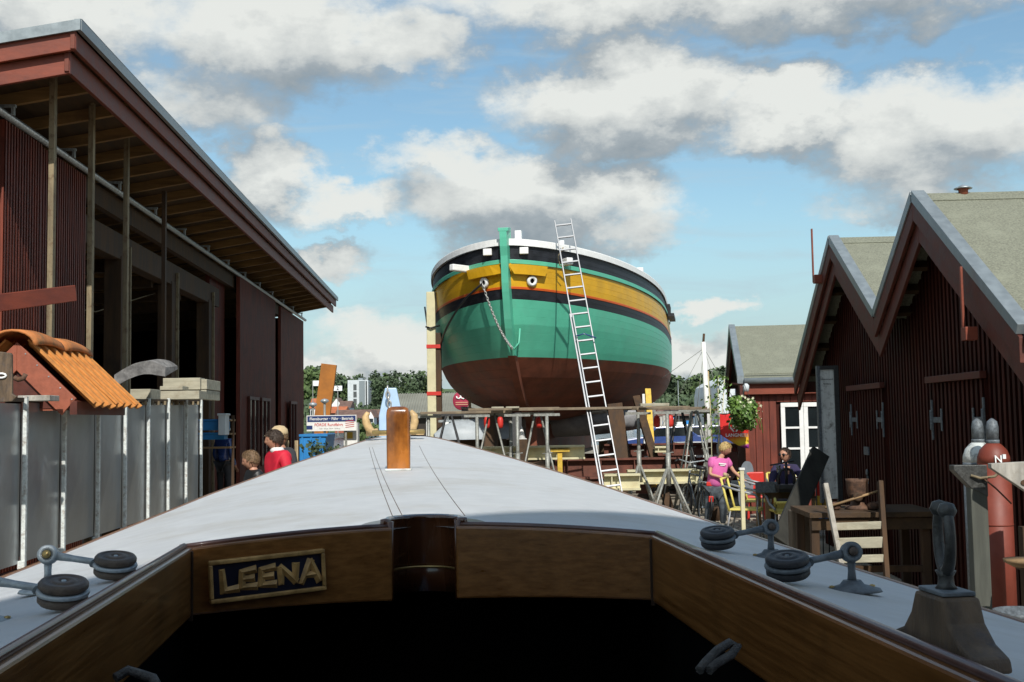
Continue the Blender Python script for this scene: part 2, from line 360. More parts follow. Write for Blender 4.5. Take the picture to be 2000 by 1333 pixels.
def leafmat(name, a, c): return mat(name, a, .8, .45, .35, col2=c)
m_treed = leafmat('far_tree_leaf_dark', (.050, .078, .040), (.070, .105, .050))
m_treel = leafmat('far_tree_leaf_light', (.055, .095, .028), (.085, .130, .040))
m_trunk = mat('tree_bark', (.06, .045, .03), .9, .3, 2)
def crown_mesh(rx, rz, n, leaf, seed, lobes=7, pts=None):
    """leaf clumps spread through a lobed crown volume"""
    rnd = random.Random(seed); b = MB()
    L = [(Vector((rnd.uniform(-.5, .5)*rx, rnd.uniform(-.5, .5)*rx, rz*rnd.uniform(-.65, .72))), rnd.uniform(.38, .62)) for _ in range(lobes)]
    L.append((Vector((0, 0, 0)), .7))
    for _ in range(n):
        c, k = rnd.choice(L); u = Vector((rnd.gauss(0, 1), rnd.gauss(0, 1), rnd.gauss(0, 1))).normalized()*(rnd.uniform(.55, 1.05))
        p = c+Vector((u.x*rx*k, u.y*rx*k, u.z*rz*k*.8))
        nrm = (u+Vector((rnd.gauss(0, .5), rnd.gauss(0, .5), rnd.gauss(0, .5)))).normalized()
        t = nrm.orthogonal().normalized(); s_ = nrm.cross(t); q = leaf*rnd.uniform(.5, 1.2); a = rnd.uniform(0, 6)
        t, s_ = t*math.cos(a)+s_*math.sin(a), s_*math.cos(a)-t*math.sin(a)
        b.face([p-t*q-s_*q*.4, p+t*q*.2-s_*q, p+t*q+s_*q*.3, p-t*q*.1+s_*q])
    return b
protos = []
for k in range(6):
    tall = k < 3
    o = thing('far_tree', 'x', 'tree'); rx, rz = ((3.2, 7.2) if tall else (5.2, 4.8)); hh = 15 if tall else 10
    c = crown_mesh(rx, rz, 1500, .48, 30+k, 10); c.v = [p+Vector((0, 0, hh-rz)) for p in c.v]
    c.build('crown', m_treed if k % 2 == 0 else m_treel, o)
    t = MB(); t.tube([(0, 0, -1), (.1, 0, hh*.4), (0, .1, hh*.75)], [.35, .25, .12], 6); t.tube([(0, 0, hh*.35), (1.2, .4, hh*.6)], [.15, .06], 5); t.tube([(0, 0, hh*.4), (-1.2, -.4, hh*.65)], [.15, .06], 5); t.build('trunk', m_trunk, o)
    protos.append(o)
rnd = random.Random(5)
used = set()
def place_tree(k, px, top, d, label, group):
    """a far tree whose top reaches photo height 'top' at distance d"""
    p = P(px, top, d); z0 = hill_z(p.x, d) if d > 330 else 0
    hgt = 15 if k < 3 else 10
    o = protos[k] if k not in used else copy_tree(protos[k]); used.add(k)
    sc = max(.35, (p.z-z0)/hgt); o.location = (p.x, d, z0); o.scale = (max(.7, sc), max(.7, sc), sc); o.rotation_euler.z = rnd.uniform(0, 6)
    tag(o, label, 'tree', group)
ORD = 'first second third fourth fifth sixth seventh eighth ninth tenth eleventh twelfth thirteenth fourteenth fifteenth'.split()
lab_l = '%s tree from the left in the green row behind the tower block'
lab_r = 'dark far-bank tree, %s from the left beyond the hull'
for i, (px, top) in enumerate([(700, 738), (715, 731), (729, 728), (741, 733), (752, 729), (763, 727), (775, 731), (788, 729), (801, 727), (812, 731), (823, 726), (834, 729), (845, 731), (858, 736)]):
    place_tree(i % 3, px, top, 400+rnd.uniform(-15, 15), lab_l % ORD[i], 'trees behind the tower block')
for i, (px, top) in enumerate([(604, 720), (612, 717), (622, 720), (632, 724), (645, 733), (655, 735), (668, 737), (680, 741), (692, 742)]):
    place_tree(3+i % 3, px, top, 440+rnd.uniform(-15, 15), 'round hill tree, %s from the left around the leaning rust-coloured beam' % ORD[i], 'trees on the hill by the leaning beam')
for i, (px, top) in enumerate([(1290, 738), (1301, 735), (1312, 741), (1323, 737), (1335, 741), (1346, 734), (1358, 736), (1368, 731), (1379, 735), (1400, 722), (1411, 717), (1420, 719), (1432, 724)]):
    place_tree(3+i % 3, px, top, 420+rnd.uniform(-20, 20), lab_r % ORD[i], 'trees on the far bank')
# the wood below and behind them reads as one mass
b = MB(); rw = random.Random(11)
for _ in range(26000):
    if rw.random() < .45: px = rw.uniform(596, 900)
    else: px = rw.uniform(1180, 1450)
    d = rw.uniform(372, 520); x = PX(px, d)
    top = hill_z(x, d)+rw.uniform(0, 1)**.6*(7+3*noise.noise((x*.06, d*.03, 5)))
    p = Vector((x, d, top)); q = rw.uniform(.35, .95)
    n_ = Vector((rw.gauss(0, 1), rw.gauss(0, 1)-.6, rw.gauss(0, 1)+.6)).normalized(); t = n_.orthogonal().normalized(); s_ = n_.cross(t)
    b.face([p-t*q-s_*q*.5, p+t*q*.3-s_*q, p+t*q+s_*q*.4, p-t*q*.2+s_*q])
b.build('far_wood', m_treed)['kind'] = 'stuff'
for o in protos:
    if 'label' in o and o['label'] == 'x': place_tree(protos.index(o), 866, 740, 430, lab_l % ORD[14], 'trees behind the tower block')

# far shore: tower block, houses, halls
def far_box(name, label, cat, pl, pr, ytop, d, depth, m, zb=0, group=None):
    a = P(pl, ytop, d); c = P(pr, ytop, d); o = thing(name, label, cat, ((a.x+c.x)/2, d, zb), 0, group)
    w = c.x-a.x; h_ = a.z-zb; q = MB(); q.bx(-w/2, w/2, 0, depth, 0, h_); q.build('wall', m, o); return o, w, h_
o, w, h_ = far_box('tower_block', 'pale grey tower block with dark stair windows below the wooded ridge', 'building', 679, 719, 743, 395, 12, m_conc, -1)
for zz in range(6):
    for s_ in (0, 1):
        q = MB(); q.bx(-w*.22+s_*.6, -w*.22+.5+s_*.6, -.12, 0, 1.4+zz*(h_-2.4)/6, 1.4+(zz+.8)*(h_-2.4)/6); q.build('window', m_glass, o)
MB().bx(w*.38, w*.44, -.1, 0, .8, h_-.4).build('stair_glazing', m_glass, o); MB().bx(w*.06, w*.34, -.25, 0, .2, h_-.3).build('lift_panel', m_zinc, o)
MB().bx(-w*.02, w*.2, 2, 6, h_, h_+.8).build('roof_plant', m_zinc, o)
def far_house(px, ytop, yb, wpx, d, mwall, mroof, label, nwin=3, ridge_x=True):
    p = P(px, yb, d); z0 = p.z-1; w = wpx/F_PX*d; ht = P(px, ytop, d).z; e = z0+(ht-z0)*.55
    o = thing('house', label, 'house', (p.x, d, z0)); dp = 8
    q = MB(); q.bx(-w/2, w/2, 0, dp, 0, e-z0); q.build('wall', mwall, o)
    q = MB()
    if ridge_x:
        q.prism([(-w/2-.3, -.4, e-z0), (-w/2-.3, dp+.4, e-z0), (-w/2-.3, dp/2, ht-z0)], (w+.6, 0, 0))
    else:
        MB().prism([(-w/2, -.02, e-z0), (w/2, -.02, e-z0), (0, -.02, ht-z0-.3)], (0, .1, 0)).build('gable', mwall, o)
        q.prism([(-w/2-.3, .1, e-z0-.05), (w/2+.3, .1, e-z0-.05), (0, .1, ht-z0)], (0, dp, 0))
    q.build('roof', mroof, o)
    for i in range(nwin):
        xx = -w/2+(i+.5)*w/nwin; MB().bx(xx-.45, xx+.45, -.06, .0, (e-z0)*.45, (e-z0)*.85).build('window', m_glass, o)
    return o
far_house(657, 777, 806, 22, 300, m_white, m_roofbr, 'white far house with a steep brown roof left of the tower block', 3, False)
far_house(673, 783, 806, 20, 290, m_white, m_roofbr, 'white far house directly against the foot of the tower block', 3)
far_house(655, 794, 815, 34, 260, m_brick, m_rooforg, 'low far house with a bright orange roof left of the tower block', 4)
far_house(619, 778, 815, 26, 300, m_white, m_rooforg, 'far white house half hidden behind the leaning rust-coloured beam', 3)
far_house(700, 800, 835, 92, 205, m_brick, m_roofbr, 'long far building with a dull brown roof below the tower block', 8)
o = far_house(724, 801, 822, 12, 200, m_white, m_roofbr, 'small white gabled dormer house in front of the long brown roof', 1, False)
o, w, h_ = far_box('signboard', 'blank white board on posts at far left beside the leaning beam', 'sign', 610, 627, 744, 160, .3, m_white, 0)
q = MB(); q.bx(-.6, -.5, -.05, .05, 0, h_); q.bx(.5, .6, -.05, .05, 0, h_)
for ch in KIDS(o): ch.data.transform(Matrix.Translation((0, 0, h_-.75)) @ Matrix.Diagonal((1, 1, .75/h_, 1)))
q.build('post', m_tube, o)
o, w, h_ = far_box('signboard', 'white board numbered 2 just right of the leaning beam', 'sign', 651, 668, 754, 160, .3, m_white, 0)
for ch in KIDS(o): ch.data.transform(Matrix.Translation((0, 0, h_-.72)) @ Matrix.Diagonal((1, 1, .72/h_, 1)))
text('lettering', '2', m_blackp, o, (0, -.05, h_-.36), .7, (R(90), 0, 0), .01); MB().bx(-.06, .06, .05, .15, 0, h_-.1).build('post', m_tube, o)
# big hall with grey roof
dd = 62
a = P(742, 800, dd); c = P(1045, 800, dd); o = thing('harbour_hall', 'long low hall with a grey fibre cement roof behind the raised hull', 'building', ((a.x+c.x)/2, dd, 0)); w = c.x-a.x
zt = P(880, 768, dd+3).z; ze = P(880, 806, dd).z
m_wallb = mat('dark_brown_boards', (.035, .027, .022), .85, .3, 2)
MB().bx(-w/2+.3, w/2-.3, .6, 9, 0, ze).build('wall', m_wallb, o)
q = MB(); q.prism([(-w/2, 0, ze), (-w/2, 3.2, zt), (-w/2, 9, zt-.2), (-w/2, 9, zt-.4), (-w/2, 3.2, zt-.15), (-w/2, .1, ze-.14)], (w, 0, 0)); q.build('roof', m_rooffg, o)
q = MB()
for i in range(60): q.beam((-w/2+.1+i*w/60, -.02, ze+.02), (-w/2+.1+i*w/60, 3.2, zt+.02), .05, .04)
q.build('roof_corrugation', m_rooffg, o)['kind'] = 'stuff'
for i in range(int(w/1.05)):
    if i % 3 == 1: MB().bx(-w/2+i*1.05+.2, -w/2+i*1.05+1.0, .52, .6, .3, ze-.35).build('window', m_glass, o)
    else: MB().bx(-w/2+i*1.05+.4, -w/2+i*1.05+.6, .48, .6, .1, ze-.2).build('white_post', m_white, o)
# leaning rust coloured beam
a = P(626, 830, 46); bt = P(643, 712, 46); o = MB().beam(a+Vector((-.05, 0, -.6)), bt, .62, .22, (0, 1, .02)).build('leaning_steel_beam', m_corten, None, .01)
o.data.transform(Matrix.Identity(4)); tag(o, 'wide rust-coloured beam leaning against the sky beside the left shed', 'beam')
# street lamps in front of it
for px, yt, lb in ((634, 783, 'grey street lamp with a flat round head before the leaning beam'), (611, 790, 'bluish street lamp at the corner of the left shed')):
    t = P(px, yt, 44); o = thing('street_lamp', lb, 'street lamp', (t.x, 44, 0), 0, 'street lamps')
    MB().tube([(0, 0, 0), (0, 0, t.z-.1)], [.06, .045], 8).build('pole', m_tube, o); MB().lathe([(.05, -.12), (.17, -.03), (.14, .04), (.02, .08)], (0, 0, t.z), 14).build('lamp_head', m_galv, o)
# ferry sign
d = 31; a = P(606, 812, d); c = P(696, 812, d); zt = a.z; zb = P(650, 842, d).z; zm = P(650, 824, d).z
o = thing('ferry_sign', 'blue and white ferry company sign beside the left shed corner', 'sign', ((a.x+c.x)/2-.05, d, 0)); w = c.x-a.x+.1
MB().bx(-w/2, w/2, 0, .05, zb, zt).build('board', m_white, o)
m_signb = mat('sign_blue', (.012, .035, .14), .5, .05, 5); m_signr = mat('sign_red', (.55, .03, .02), .5, .05, 5)
MB().bx(-w/2+.02, w/2-.02, -.006, -.001, zm, zt-.02).build('header_panel', m_signb, o)
text('lettering', 'Flensburger · Fähr · Betrieb', m_white, o, (.0, -.012, (zm+zt-.02)/2), .108, (R(90), 0, 0), .001, .0015)
text('lettering', 'FÖRDE Rundfahrt', m_signr, o, (-.08, -.006, zm-.085), .105, (R(90), 0, 0), .001, .001)
text('lettering', 'Hafen · Ostsee · Strand · Flensburg', m_tube, o, (-.05, -.006, zb+.065), .04, (R(90), 0, 0), .001)
for k in range(4): MB().beam((w/2-.3, -.006, zb+.09+k*.055), (w/2-.06, -.006, zb+.12+k*.055), .004, .014).build('red_stroke', m_signr, o)
MB().bx(-w/2, -w/2+.16, -.012, -.003, zm-.2, zm-.1).build('blue_patch', m_signb, o)
for s_ in (-.2, .38): MB().bx(s_-.03, s_+.03, .05, .11, 0, zb+.2).build('post', m_tube, o)
q = P(688, 846, d); o = thing('ticket_hut', 'narrow white box with a yellow notice beside the ferry sign', 'kiosk', (q.x, d+.3, 0)); MB().bx(-.28, .1, 0, .4, 0, P(690, 826, d).z).build('body', m_white, o); MB().bx(-.27, -.03, -.02, -.003, P(690, 850, d).z-.1, P(690, 846, d).z+.02).build('notice', m_yelp, o)
# blue skip/tarpaulin
a = P(608, 850, 28); c = P(655, 850, 28); o = thing('blue_container', 'blue skip with sloping side next to the left shed', 'container', ((a.x+c.x)/2, 28, 0)); w = c.x-a.x
zt = P(630, 848, 28).z; MB().prism([(-w, 0, 0), (w/2-.42, 0, 0), (w/2-.22, 0, zt), (-w, 0, zt)], (0, 1.4, 0)).build('body', m_blue, o, .02); MB().bx(-w, w/2-.19, -.04, 0, zt-.06, zt).build('rim', m_blue, o)
for i in range(3): MB().bx(-w*.9+i*.22, -w*.9+i*.22+.04, -.035, -.002, .1, zt-.07).build('rib', m_blue, o)
# low shrubs by the skip
o = thing('shrub', 'small dark shrub in front of the blue skip', 'shrub', (PX(632, 26.5, 870), 26.5, 0)); c = crown_mesh(.65, .45, 500, .05, 71); c.v = [p+Vector((0, 0, 1.05)) for p in c.v]; c.build('foliage', m_treed, o); MB().tube([(0, 0, 0), (0, 0, 1.1)], .03, 5).build('stem', m_trunk, o)
o = thing('shrub', 'green bush below the long brown roof between sign and bow', 'shrub', (PX(712, 60), 60, 0)); c = crown_mesh(1.3, .8, 700, .11, 72); c.v = [p+Vector((0, 0, 1.2)) for p in c.v]; c.build('foliage', m_treel, o); MB().tube([(0, 0, 0), (0, 0, 1.1)], .05, 5).build('stem', m_trunk, o)
# moored boats and jetty piles on the far water
rb = random.Random(3)
bl = ['white motor boat with blue canopy between the trestles', 'white sailing boat moored beyond the trestles', 'small white boat moored beyond the scaffold legs']
for i, px in enumerate((1222, 1234, 1247, 1262, 1283, 1300, 1316, 1332, 1350, 1368)):
    d = 285+rb.uniform(-8, 8); x = PX(px, d); o = thing('moored_boat', bl[i % 3]+', %s boat from the left' % ORD[i], 'boat', (x, d, -1), 0, ['moored motor boats', 'moored sailing boats', 'small moored boats'][i % 3])
    q = MB(); q.prism([(-.85, 0, 0), (.85, 0, 0), (1.1, 0, .95), (-1.1, 0, .95)], (0, 6, 0)); q.build('hull', m_white, o)
    if i % 3 == 0: MB().bx(-.8, .8, 1, 4, .95, 2.6).build('cabin', m_white, o); MB().bx(-.7, .7, .94, 1, 1.5, 2.3).build('window', m_glass, o); MB().bx(-.9, .9, .9, 3.6, 2.6, 2.8).build('canopy', m_blue, o)
    elif i % 3 == 1: MB().bx(-.6, .6, 1, 3, .95, 1.6).build('cabin', m_white, o); MB().tube([(0, 2.6, .9), (0, 2.6, 9+rb.uniform(0, 3))], .07, 5).build('mast', m_galv, o)
    else: MB().bx(-.6, .6, 1.5, 2.6, .95, 1.9).build('cabin', m_blue, o)
for i, px in enumerate((1277, 1284, 1291, 1297, 1303, 1309, 1256)):
    d = 96+i; t = P(px, 812+i % 3, d); o = MB().tube([(0, 0, -2), (0, 0, t.z)], .13, 7).build('mooring_pile', m_greyw, None); o.location = (t.x, d, 0)
    tag(o, '%s pale mooring pile from the left in the harbour beyond the trestles' % ORD[(1, 2, 3, 4, 5, 6, 0)[i]], 'pile', 'mooring piles')
o = thing('shore_shed', 'long low dark shed on the far bank behind the moored boats', 'building', (PX(1330, 338), 338, -1))
MB().bx(-30, 16, 0, 8, 0, 3.2).build('wall', m_wallb, o); MB().prism([(-31, -1, 3.2), (-31, 9, 3.2), (-31, 4, 5.2)], (48, 0, 0)).build('roof', m_roofbr, o)
# ------------------------------------------------------------------ cladding helper: board-on-board relief along a local axis
def cladding(b, axis_pts, z0, z1f, pitch, depth, nrm):
    """axis_pts=(a,b) foot line; z1f(t)-> top; alternating proud and recessed boards as real relief"""
    a, c = Vector(axis_pts[0]), Vector(axis_pts[1]); L = (c-a).length; u = (c-a)/L; n = int(L/pitch); nrm = Vector(nrm)
    for i in range(n):
        for (s0, s1, o) in ((0, .52, 0), (.52, 1, depth)):
            p = a+u*((i+s0)*L/n); q = a+u*((i+s1)*L/n)
            zp, zq = z1f((i+s0)*L/n), z1f((i+s1)*L/n)
            if min(zp, zq) <= z0+.02: continue
            b.face([p+nrm*o+Vector((0, 0, z0)), q+nrm*o+Vector((0, 0, z0)), q+nrm*o+Vector((0, 0, zq)), p+nrm*o+Vector((0, 0, zp))])
            e = p if o else p
            b.face([p+Vector((0, 0, z0)), p+nrm*depth+Vector((0, 0, z0)), p+nrm*depth+Vector((0, 0, zp)), p+Vector((0, 0, zp))])
            b.face([q+Vector((0, 0, z0)), q+nrm*depth+Vector((0, 0, z0)), q+nrm*depth+Vector((0, 0, zq)), q+Vector((0, 0, zq))])

# ------------------------------------------------------------------ left shed (frame: +Y along the aisle, -X away from it)
RZ = .0545
def shed_frame(x, y): return rotz((x, y, 0), RZ)
shed = thing('boat_shed', 'large dark red open boat shed with overhanging roof at left', 'shed', shed_frame(-5.2, 12), RZ)
def S(x, y, z): return (x+5.2, y-12, z)        # shed frame -> local
Y0, Y1 = 12.1, 39.6
sl_ = .18
def roof_z(x): return 6.2-(abs(x)-4)*sl_       # top of the roof sheet at lateral x
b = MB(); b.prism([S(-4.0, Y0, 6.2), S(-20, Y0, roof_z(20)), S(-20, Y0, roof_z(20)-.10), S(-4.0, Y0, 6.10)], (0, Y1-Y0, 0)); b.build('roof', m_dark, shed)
b = MB(); b.prism([S(-3.93, Y0-.05, 6.22), S(-20, Y0-.05, roof_z(20)+.02), S(-20, Y0-.05, roof_z(20)-.1), S(-3.93, Y0-.05, 6.10)], (0, .03, 0)); b.build('front_trim', m_zinc, shed)
b = MB(); b.box(S(-3.95, (Y0+Y1)/2, 6.165), (.05, Y1-Y0+.02, .13)); b.box(S(-3.965, (Y0+Y1)/2, 6.225), (.08, Y1-Y0+.02, .012)); b.build('edge_trim', m_zinc, shed)
for k, (dx, z0, z1, nm) in enumerate(((.0, 5.90, 6.095, 'upper'), (.09, 5.68, 5.91, 'lower'))):
    b = MB(); b.box(S(-4.02-dx, (Y0+Y1)/2, (z0+z1)/2), (.05, Y1-Y0+.04-2*dx, z1-z0)); b.build('side_fascia', m_redtl, shed, .006)
    b = MB(); x0, x1 = -3.99-dx, -20; s0 = (abs(x0)-4)*sl_; s1 = 16*sl_
    b.prism([S(x0, Y0+dx, z0-s0), S(x1, Y0+dx, z0-s1), S(x1, Y0+dx, z1-s1), S(x0, Y0+dx, z1-s0)], (0, .05, 0)); b.build('front_fascia', m_redt, shed, .005)
# roof boarding and rafters seen from below
n = 27; m_rafter = mat('bright_rafter_wood', (.27, .155, .055), .75, .35, 10, .3, grain=(.1, 1, 1), dirt=(.16, .09, .045, .6))
for i in range(n):
    y = Y0+.45+i*(Y1-Y0-.6)/(n-1); b = MB()
    b.beam(S(-4.15, y, 6.0-.02), S(-9.5, y, 6.0-5.35*sl_-.02), .07, .17); b.build('rafter', m_rafter, shed)
b = MB(); b.prism([S(-4.1, Y0+.1, 6.075), S(-12, Y0+.1, 6.075-7.9*sl_), S(-12, Y0+.1, 6.05-7.9*sl_), S(-4.1, Y0+.1, 6.05)], (0, Y1-Y0-.2, 0)); b.build('roof_boarding', m_oldwy, shed)
# sliding door rail with brackets
b = MB(); b.tube([S(-5.12, 8, 5.47), S(-5.12, 40, 5.47)], .045, 8); b.build('door_rail', m_galv, shed)
b = MB(); b.beam(S(-5.3, 8, 5.3), S(-5.3, 40.3, 5.3), .12, .3); b.build('wall_plate', m_oldw, shed)
for i in range(14):
    y = 11+i*2.1; b = MB(); b.box(S(-5.1, y, 5.56), (.22, .05, .03)); b.box(S(-5.02, y, 5.51), (.03, .06, .12)); b.build('rail_bracket', m_galv, shed)
# wall panels (sliding doors) of narrow boards
def panel(y0, y1, x, m, z0=.05, z1=5.42, pitch=.085, name='sliding_door'):
    b = MB(); a = S(x, y0, 0); c = S(x, y1, 0); cladding(b, (a, c), z0, lambda t: z1, pitch, .025, (1, 0, 0))
    b.bx(a[0]-.06, a[0]-.002, a[1], c[1], z0, z1); return b.build(name, m, shed)
m_door = mat('shed_door_red', (.17, .034, .017), .62, .38, 12, .3, grain=GZ, dirt=(.07, .016, .012, .6))  # doors' own red, with broad variation from board to board
panel(8, 11.6, -5.4, m_door, name='wall_panel'); MB().bx(S(-5.3,0,0)[0], S(-5.1,0,0)[0], 11.65-12, 11.95-12, 0, 5.2).build('door_post', m_redt, shed)
panel(12.0, 13.05, -5.2, m_door); panel(13.15, 14.35, -5.16, m_door); panel(14.4, 16.2, -5.2, m_door)
panel(27.5, 33.0, -5.12, m_door); panel(34.6, 39.9, -5.2, m_door); panel(25.6, 27.3, -5.45, m_door)
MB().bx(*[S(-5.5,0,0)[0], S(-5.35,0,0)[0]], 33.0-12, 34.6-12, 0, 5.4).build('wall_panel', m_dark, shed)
# low windows with notched muntins in the far doors
for y in (29.2, 31.0, 36.4):
    MB().box(S(-5.08, y, 1.6), (.03, 1.2, 1.7)).build('door_window', m_glass, shed)
    for s_ in (-.62, 0, .62): MB().box(S(-5.05, y+s_, 1.6), (.05, .07, 1.75)).build('window_bar', m_redtd, shed)
    MB().box(S(-5.05, y, 2.5), (.06, 1.4, .08)).build('window_head', m_redtd, shed)
# opening: heavy lintel and posts
b = MB(); b.beam(S(-5.45, 16.2, 4.75), S(-5.45, 26.2, 4.75), .25, .42); b.build('lintel', m_oldw, shed, .01)
for y, w_, mm in ((18.6, .34, m_oldw), (21.9, .30, m_oldw), (25.2, .30, m_oldw)):
    MB().box(S(-5.45, y, 2.3), (.28, w_, 4.6)).build('timber_post', mm, shed, .01)
    MB().box(S(-5.29, y+w_/2+.05, 2.4), (.05, .06, 4.8)).build('post_edging', m_batten, shed)
# tall pale battens between roof and ground
for x, y in ((-4.55, 13.05), (-4.55, 14.45), (-4.55, 16.0), (-4.6, 18.3)):
    MB().box(S(x, y, 3.0), (.06, .09, 6.0-.75*(y > 18))).build('batten', m_batten if y < 16.5 else m_oldw, shed)
# inside: back wall, floor clutter wall, tie beams
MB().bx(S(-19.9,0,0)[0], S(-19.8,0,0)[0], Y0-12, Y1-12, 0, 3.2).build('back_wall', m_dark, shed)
MB().bx(S(-20,0,0)[0], S(-5.6,0,0)[0], Y0-12+.1, Y0-12+.2, 0, 5).build('end_wall', m_dark, shed); MB().bx(S(-20,0,0)[0], S(-5.3,0,0)[0], Y1-12-.3, Y1-12-.2, 0, 5.5).build('end_wall', m_red_shade, shed)
for i in range(7): MB().beam(S(-5.6, 17+i*2.2, 4.55), S(-14, 17+i*2.2, 4.2), .16, .22).build('tie_beam', m_oldwy, shed)
MB().tube([S(-5.6, 17.2, 4.1), S(-7, 18, 3.9), S(-6.2, 20, 3.85), S(-5.7, 22, 4.4)], .012, 5).build('cable', m_batten, shed)
# red cross board fixed in front of the wall
MB().beam(P(-160, 612, 9.6), P(145, 573, 11.6), .05, .165).build('board', m_redt, None, .006)
o = [q for q in COL.objects if q.name.startswith('board') and q.parent is None][-1]; tag(o, 'painted red board slanting across the near corner of the left shed', 'board'); o.name = 'red_board'
# work clutter inside the opening
for i, (px, py, d, sx, sz, mm, nm, lb) in enumerate(((419, 830, 22.5, .55, .22, m_blue, 'blue_crate', 'blue crate on the upper work shelf in the shed opening'), (417, 852, 22.5, .5, .14, m_blue, 'blue_crate', 'flat blue crate under the other one in the shed opening'), (437, 829, 22.2, .14, .42, m_conc, 'switch_box', 'pale upright box beside the shed opening post'))):
    p = P(px, py, d); o = MB().box((0, 0, 0), (sx, .3, sz)).bx(-sx/2-.02, sx/2+.02, -.17, .17, sz/2-.04, sz/2).build(nm, mm, None, .01); o.location = p; tag(o, lb, 'crate' if i < 2 else 'box')
o = thing('shelf_rack', 'wooden rack holding blue crates inside the shed opening', 'shelf', P(419, 812, 22.6)*1); z = o.location.z
for k in range(3): MB().box((0, 0, -.1-.27*k), (.75, .4, .035)).build('shelf', m_raft, o)
for s_ in (-.37, .37): MB().box((s_, 0, -z/2), (.05, .05, z)).build('upright', m_oldw, o)

# ------------------------------------------------------------------ sheet metal clad box standing along the shed
cont = thing('metal_clad_hoarding', 'long hoarding of grey aluminium sheets on red feet at left', 'hoarding', shed_frame(-3.75, 8.2), RZ)
def C(x, y, z): return (x+3.75, y-8.2, z)
ys = [7.2, 8.15, 9.12, 10.10, 11.10, 12.15, 13.14, 14.13, 15.11, 16.11, 17.05]
def ct(y): return 2.085+.016*(y-9)
MB().bx(C(-4.6,0,0)[0], C(-3.8,0,0)[0], ys[0]-8.2, ys[-1]-8.2-.05, .72, 2.05).build('core', m_dark, cont)
rs = random.Random(2)
for i in range(len(ys)-1):
    y0, y1 = ys[i]+.012, ys[i+1]-.012; zt, zb_ = ct(y0)-.03, .69+rs.uniform(-.02, .02); rows = []
    # slightly cross-broken sheet: four facets bulging by a few mm plus oil-canning
    for a in range(9):
        row = []
        for c_ in range(9):
            t, u = c_/8, a/8; bul = .022*(1-max(abs(t*2-1), abs(u*2-1)))+.006*noise.noise((t*3+i*7, u*3, i))
            row.append(C(-3.765+bul, y0+(y1-y0)*t, zb_+(zt-zb_)*u))
        rows.append(row)
    MB().grid(rows, False).build('metal_sheet', m_sheet, cont)
for y in ys[1:]:
    q = MB(); q.box(C(-3.725, y, (.64+ct(y))/2), (.035, .045, ct(y)-.60)); q.box(C(-3.74, y, .66), (.06, .06, .07)); q.build('white_upright', m_whitedirty, cont, .004)
MB().beam(C(-3.9, ys[0], ct(ys[0])-.01), C(-3.9, ys[-1], ct(ys[-1])-.01), .34, .035).build('top_board', m_oldwy, cont)
MB().bx(C(-3.82,0,0)[0], C(-3.70,0,0)[0], ys[0]-8.2, ys[-1]-8.2, .54, .62).build('bottom_rail', m_rustbeam, cont)
for y in ys[::1]:
    MB().box(C(-3.85, y+.3, .28), (.22, .2, .56)).build('foot', m_redtd, cont, .01)
for i in range(12): MB().box(C(-3.73, 13.3+i*.32, ct(13+i*.3)-.035), (.05, .04, .05)).build('cleat', m_batten, cont)
# ------------------------------------------------------------------ little tiled gable standing on the hoarding
tg = thing('tiled_roof_model', 'small red gabled roof with orange pantiles lying on the metal hoarding', 'model roof', shed_frame(-3.96, 10.5)+Vector((0, 0, 2.1)), RZ)
LR = 1.62; HR = .55; HW = .535
def barge(sx, y):    # one front board, ridge to eave
    MB().prism([(0, y, HR-.02), (sx*HW, y, HR-.02-HW*.98), (sx*(HW-.13), y, HR-.02-HW*.98-.15), (0, y, HR-.28)], (0, .035, 0)).build('barge_board', m_brick, tg, .004)
for sx in (-1, 1): barge(sx, 0)
MB().prism([(-HW+.08, .05, -.10), (HW-.08, .05, -.10), (0, .05, HR-.22)], (0, .03, 0)).build('gable_panel', m_brick, tg)
MB().prism([(-HW+.02, .04, -.08), (HW-.02, .04, -.08), (0, .04, HR-.06)], (0, LR-.05, 0)).build('roof_core', m_redtd, tg)
for k in range(5):
    for sx in (-1, 1): MB().tube([(sx*(.08+k*.105), -.006, .42-k*.105), (sx*(.08+k*.105), .01, .42-k*.105)], .007, 6).build('nail', m_galv, tg)
nt_ = 7; tw = LR/nt_
def pantile(sx):
    q = MB(); rows = []; dirv = Vector((sx*HW*1.12, 0, -HW*1.10)); N = Vector((sx*.7, 0, .71)); st = Vector((sx*.07, 0, HR-.03))
    prof = [(0, .045), (.12, .052), (.22, .045), (.34, .022), (.5, .004), (.7, 0), (.85, .012), (1.0, .030)]
    for t in (0, 1):
        rows.append([st+dirv*t+Vector((0, u*tw*1.04, 0))+N*h_*1.15 for u, h_ in prof])
    low = [[p-N*.018 for p in r] for r in rows]
    q.grid(rows); q.grid([list(reversed(r)) for r in low])
    for t in (0, 1):
        for k in range(len(prof)-1): q.face([rows[t][k], rows[t][k+1], low[t][k+1], low[t][k]])
    for k in (0, -1): q.face([rows[0][k], rows[1][k], low[1][k], low[0][k]])
    return q
for sx in (-1, 1):
    first = None
    for i in range(nt_):
        if first is None: first = pantile(sx).build('pantile', m_tile, tg); first.location = (0, 0, 0)
        else:
            c = first.copy(); COL.objects.link(c); c.parent = tg; c.location = (0, i*tw, random.uniform(-.004, .004)); c.rotation_euler = (0, random.uniform(-.012, .012), random.uniform(-.006, .006))
MB().prism([(HW*1.02, .0, -.14), (HW*1.02, .0, -.02), (HW*.9, 0, 0), (HW*.9, 0, -.14)], (0, LR-.1, 0)).build('eave_board', m_redtd, tg)
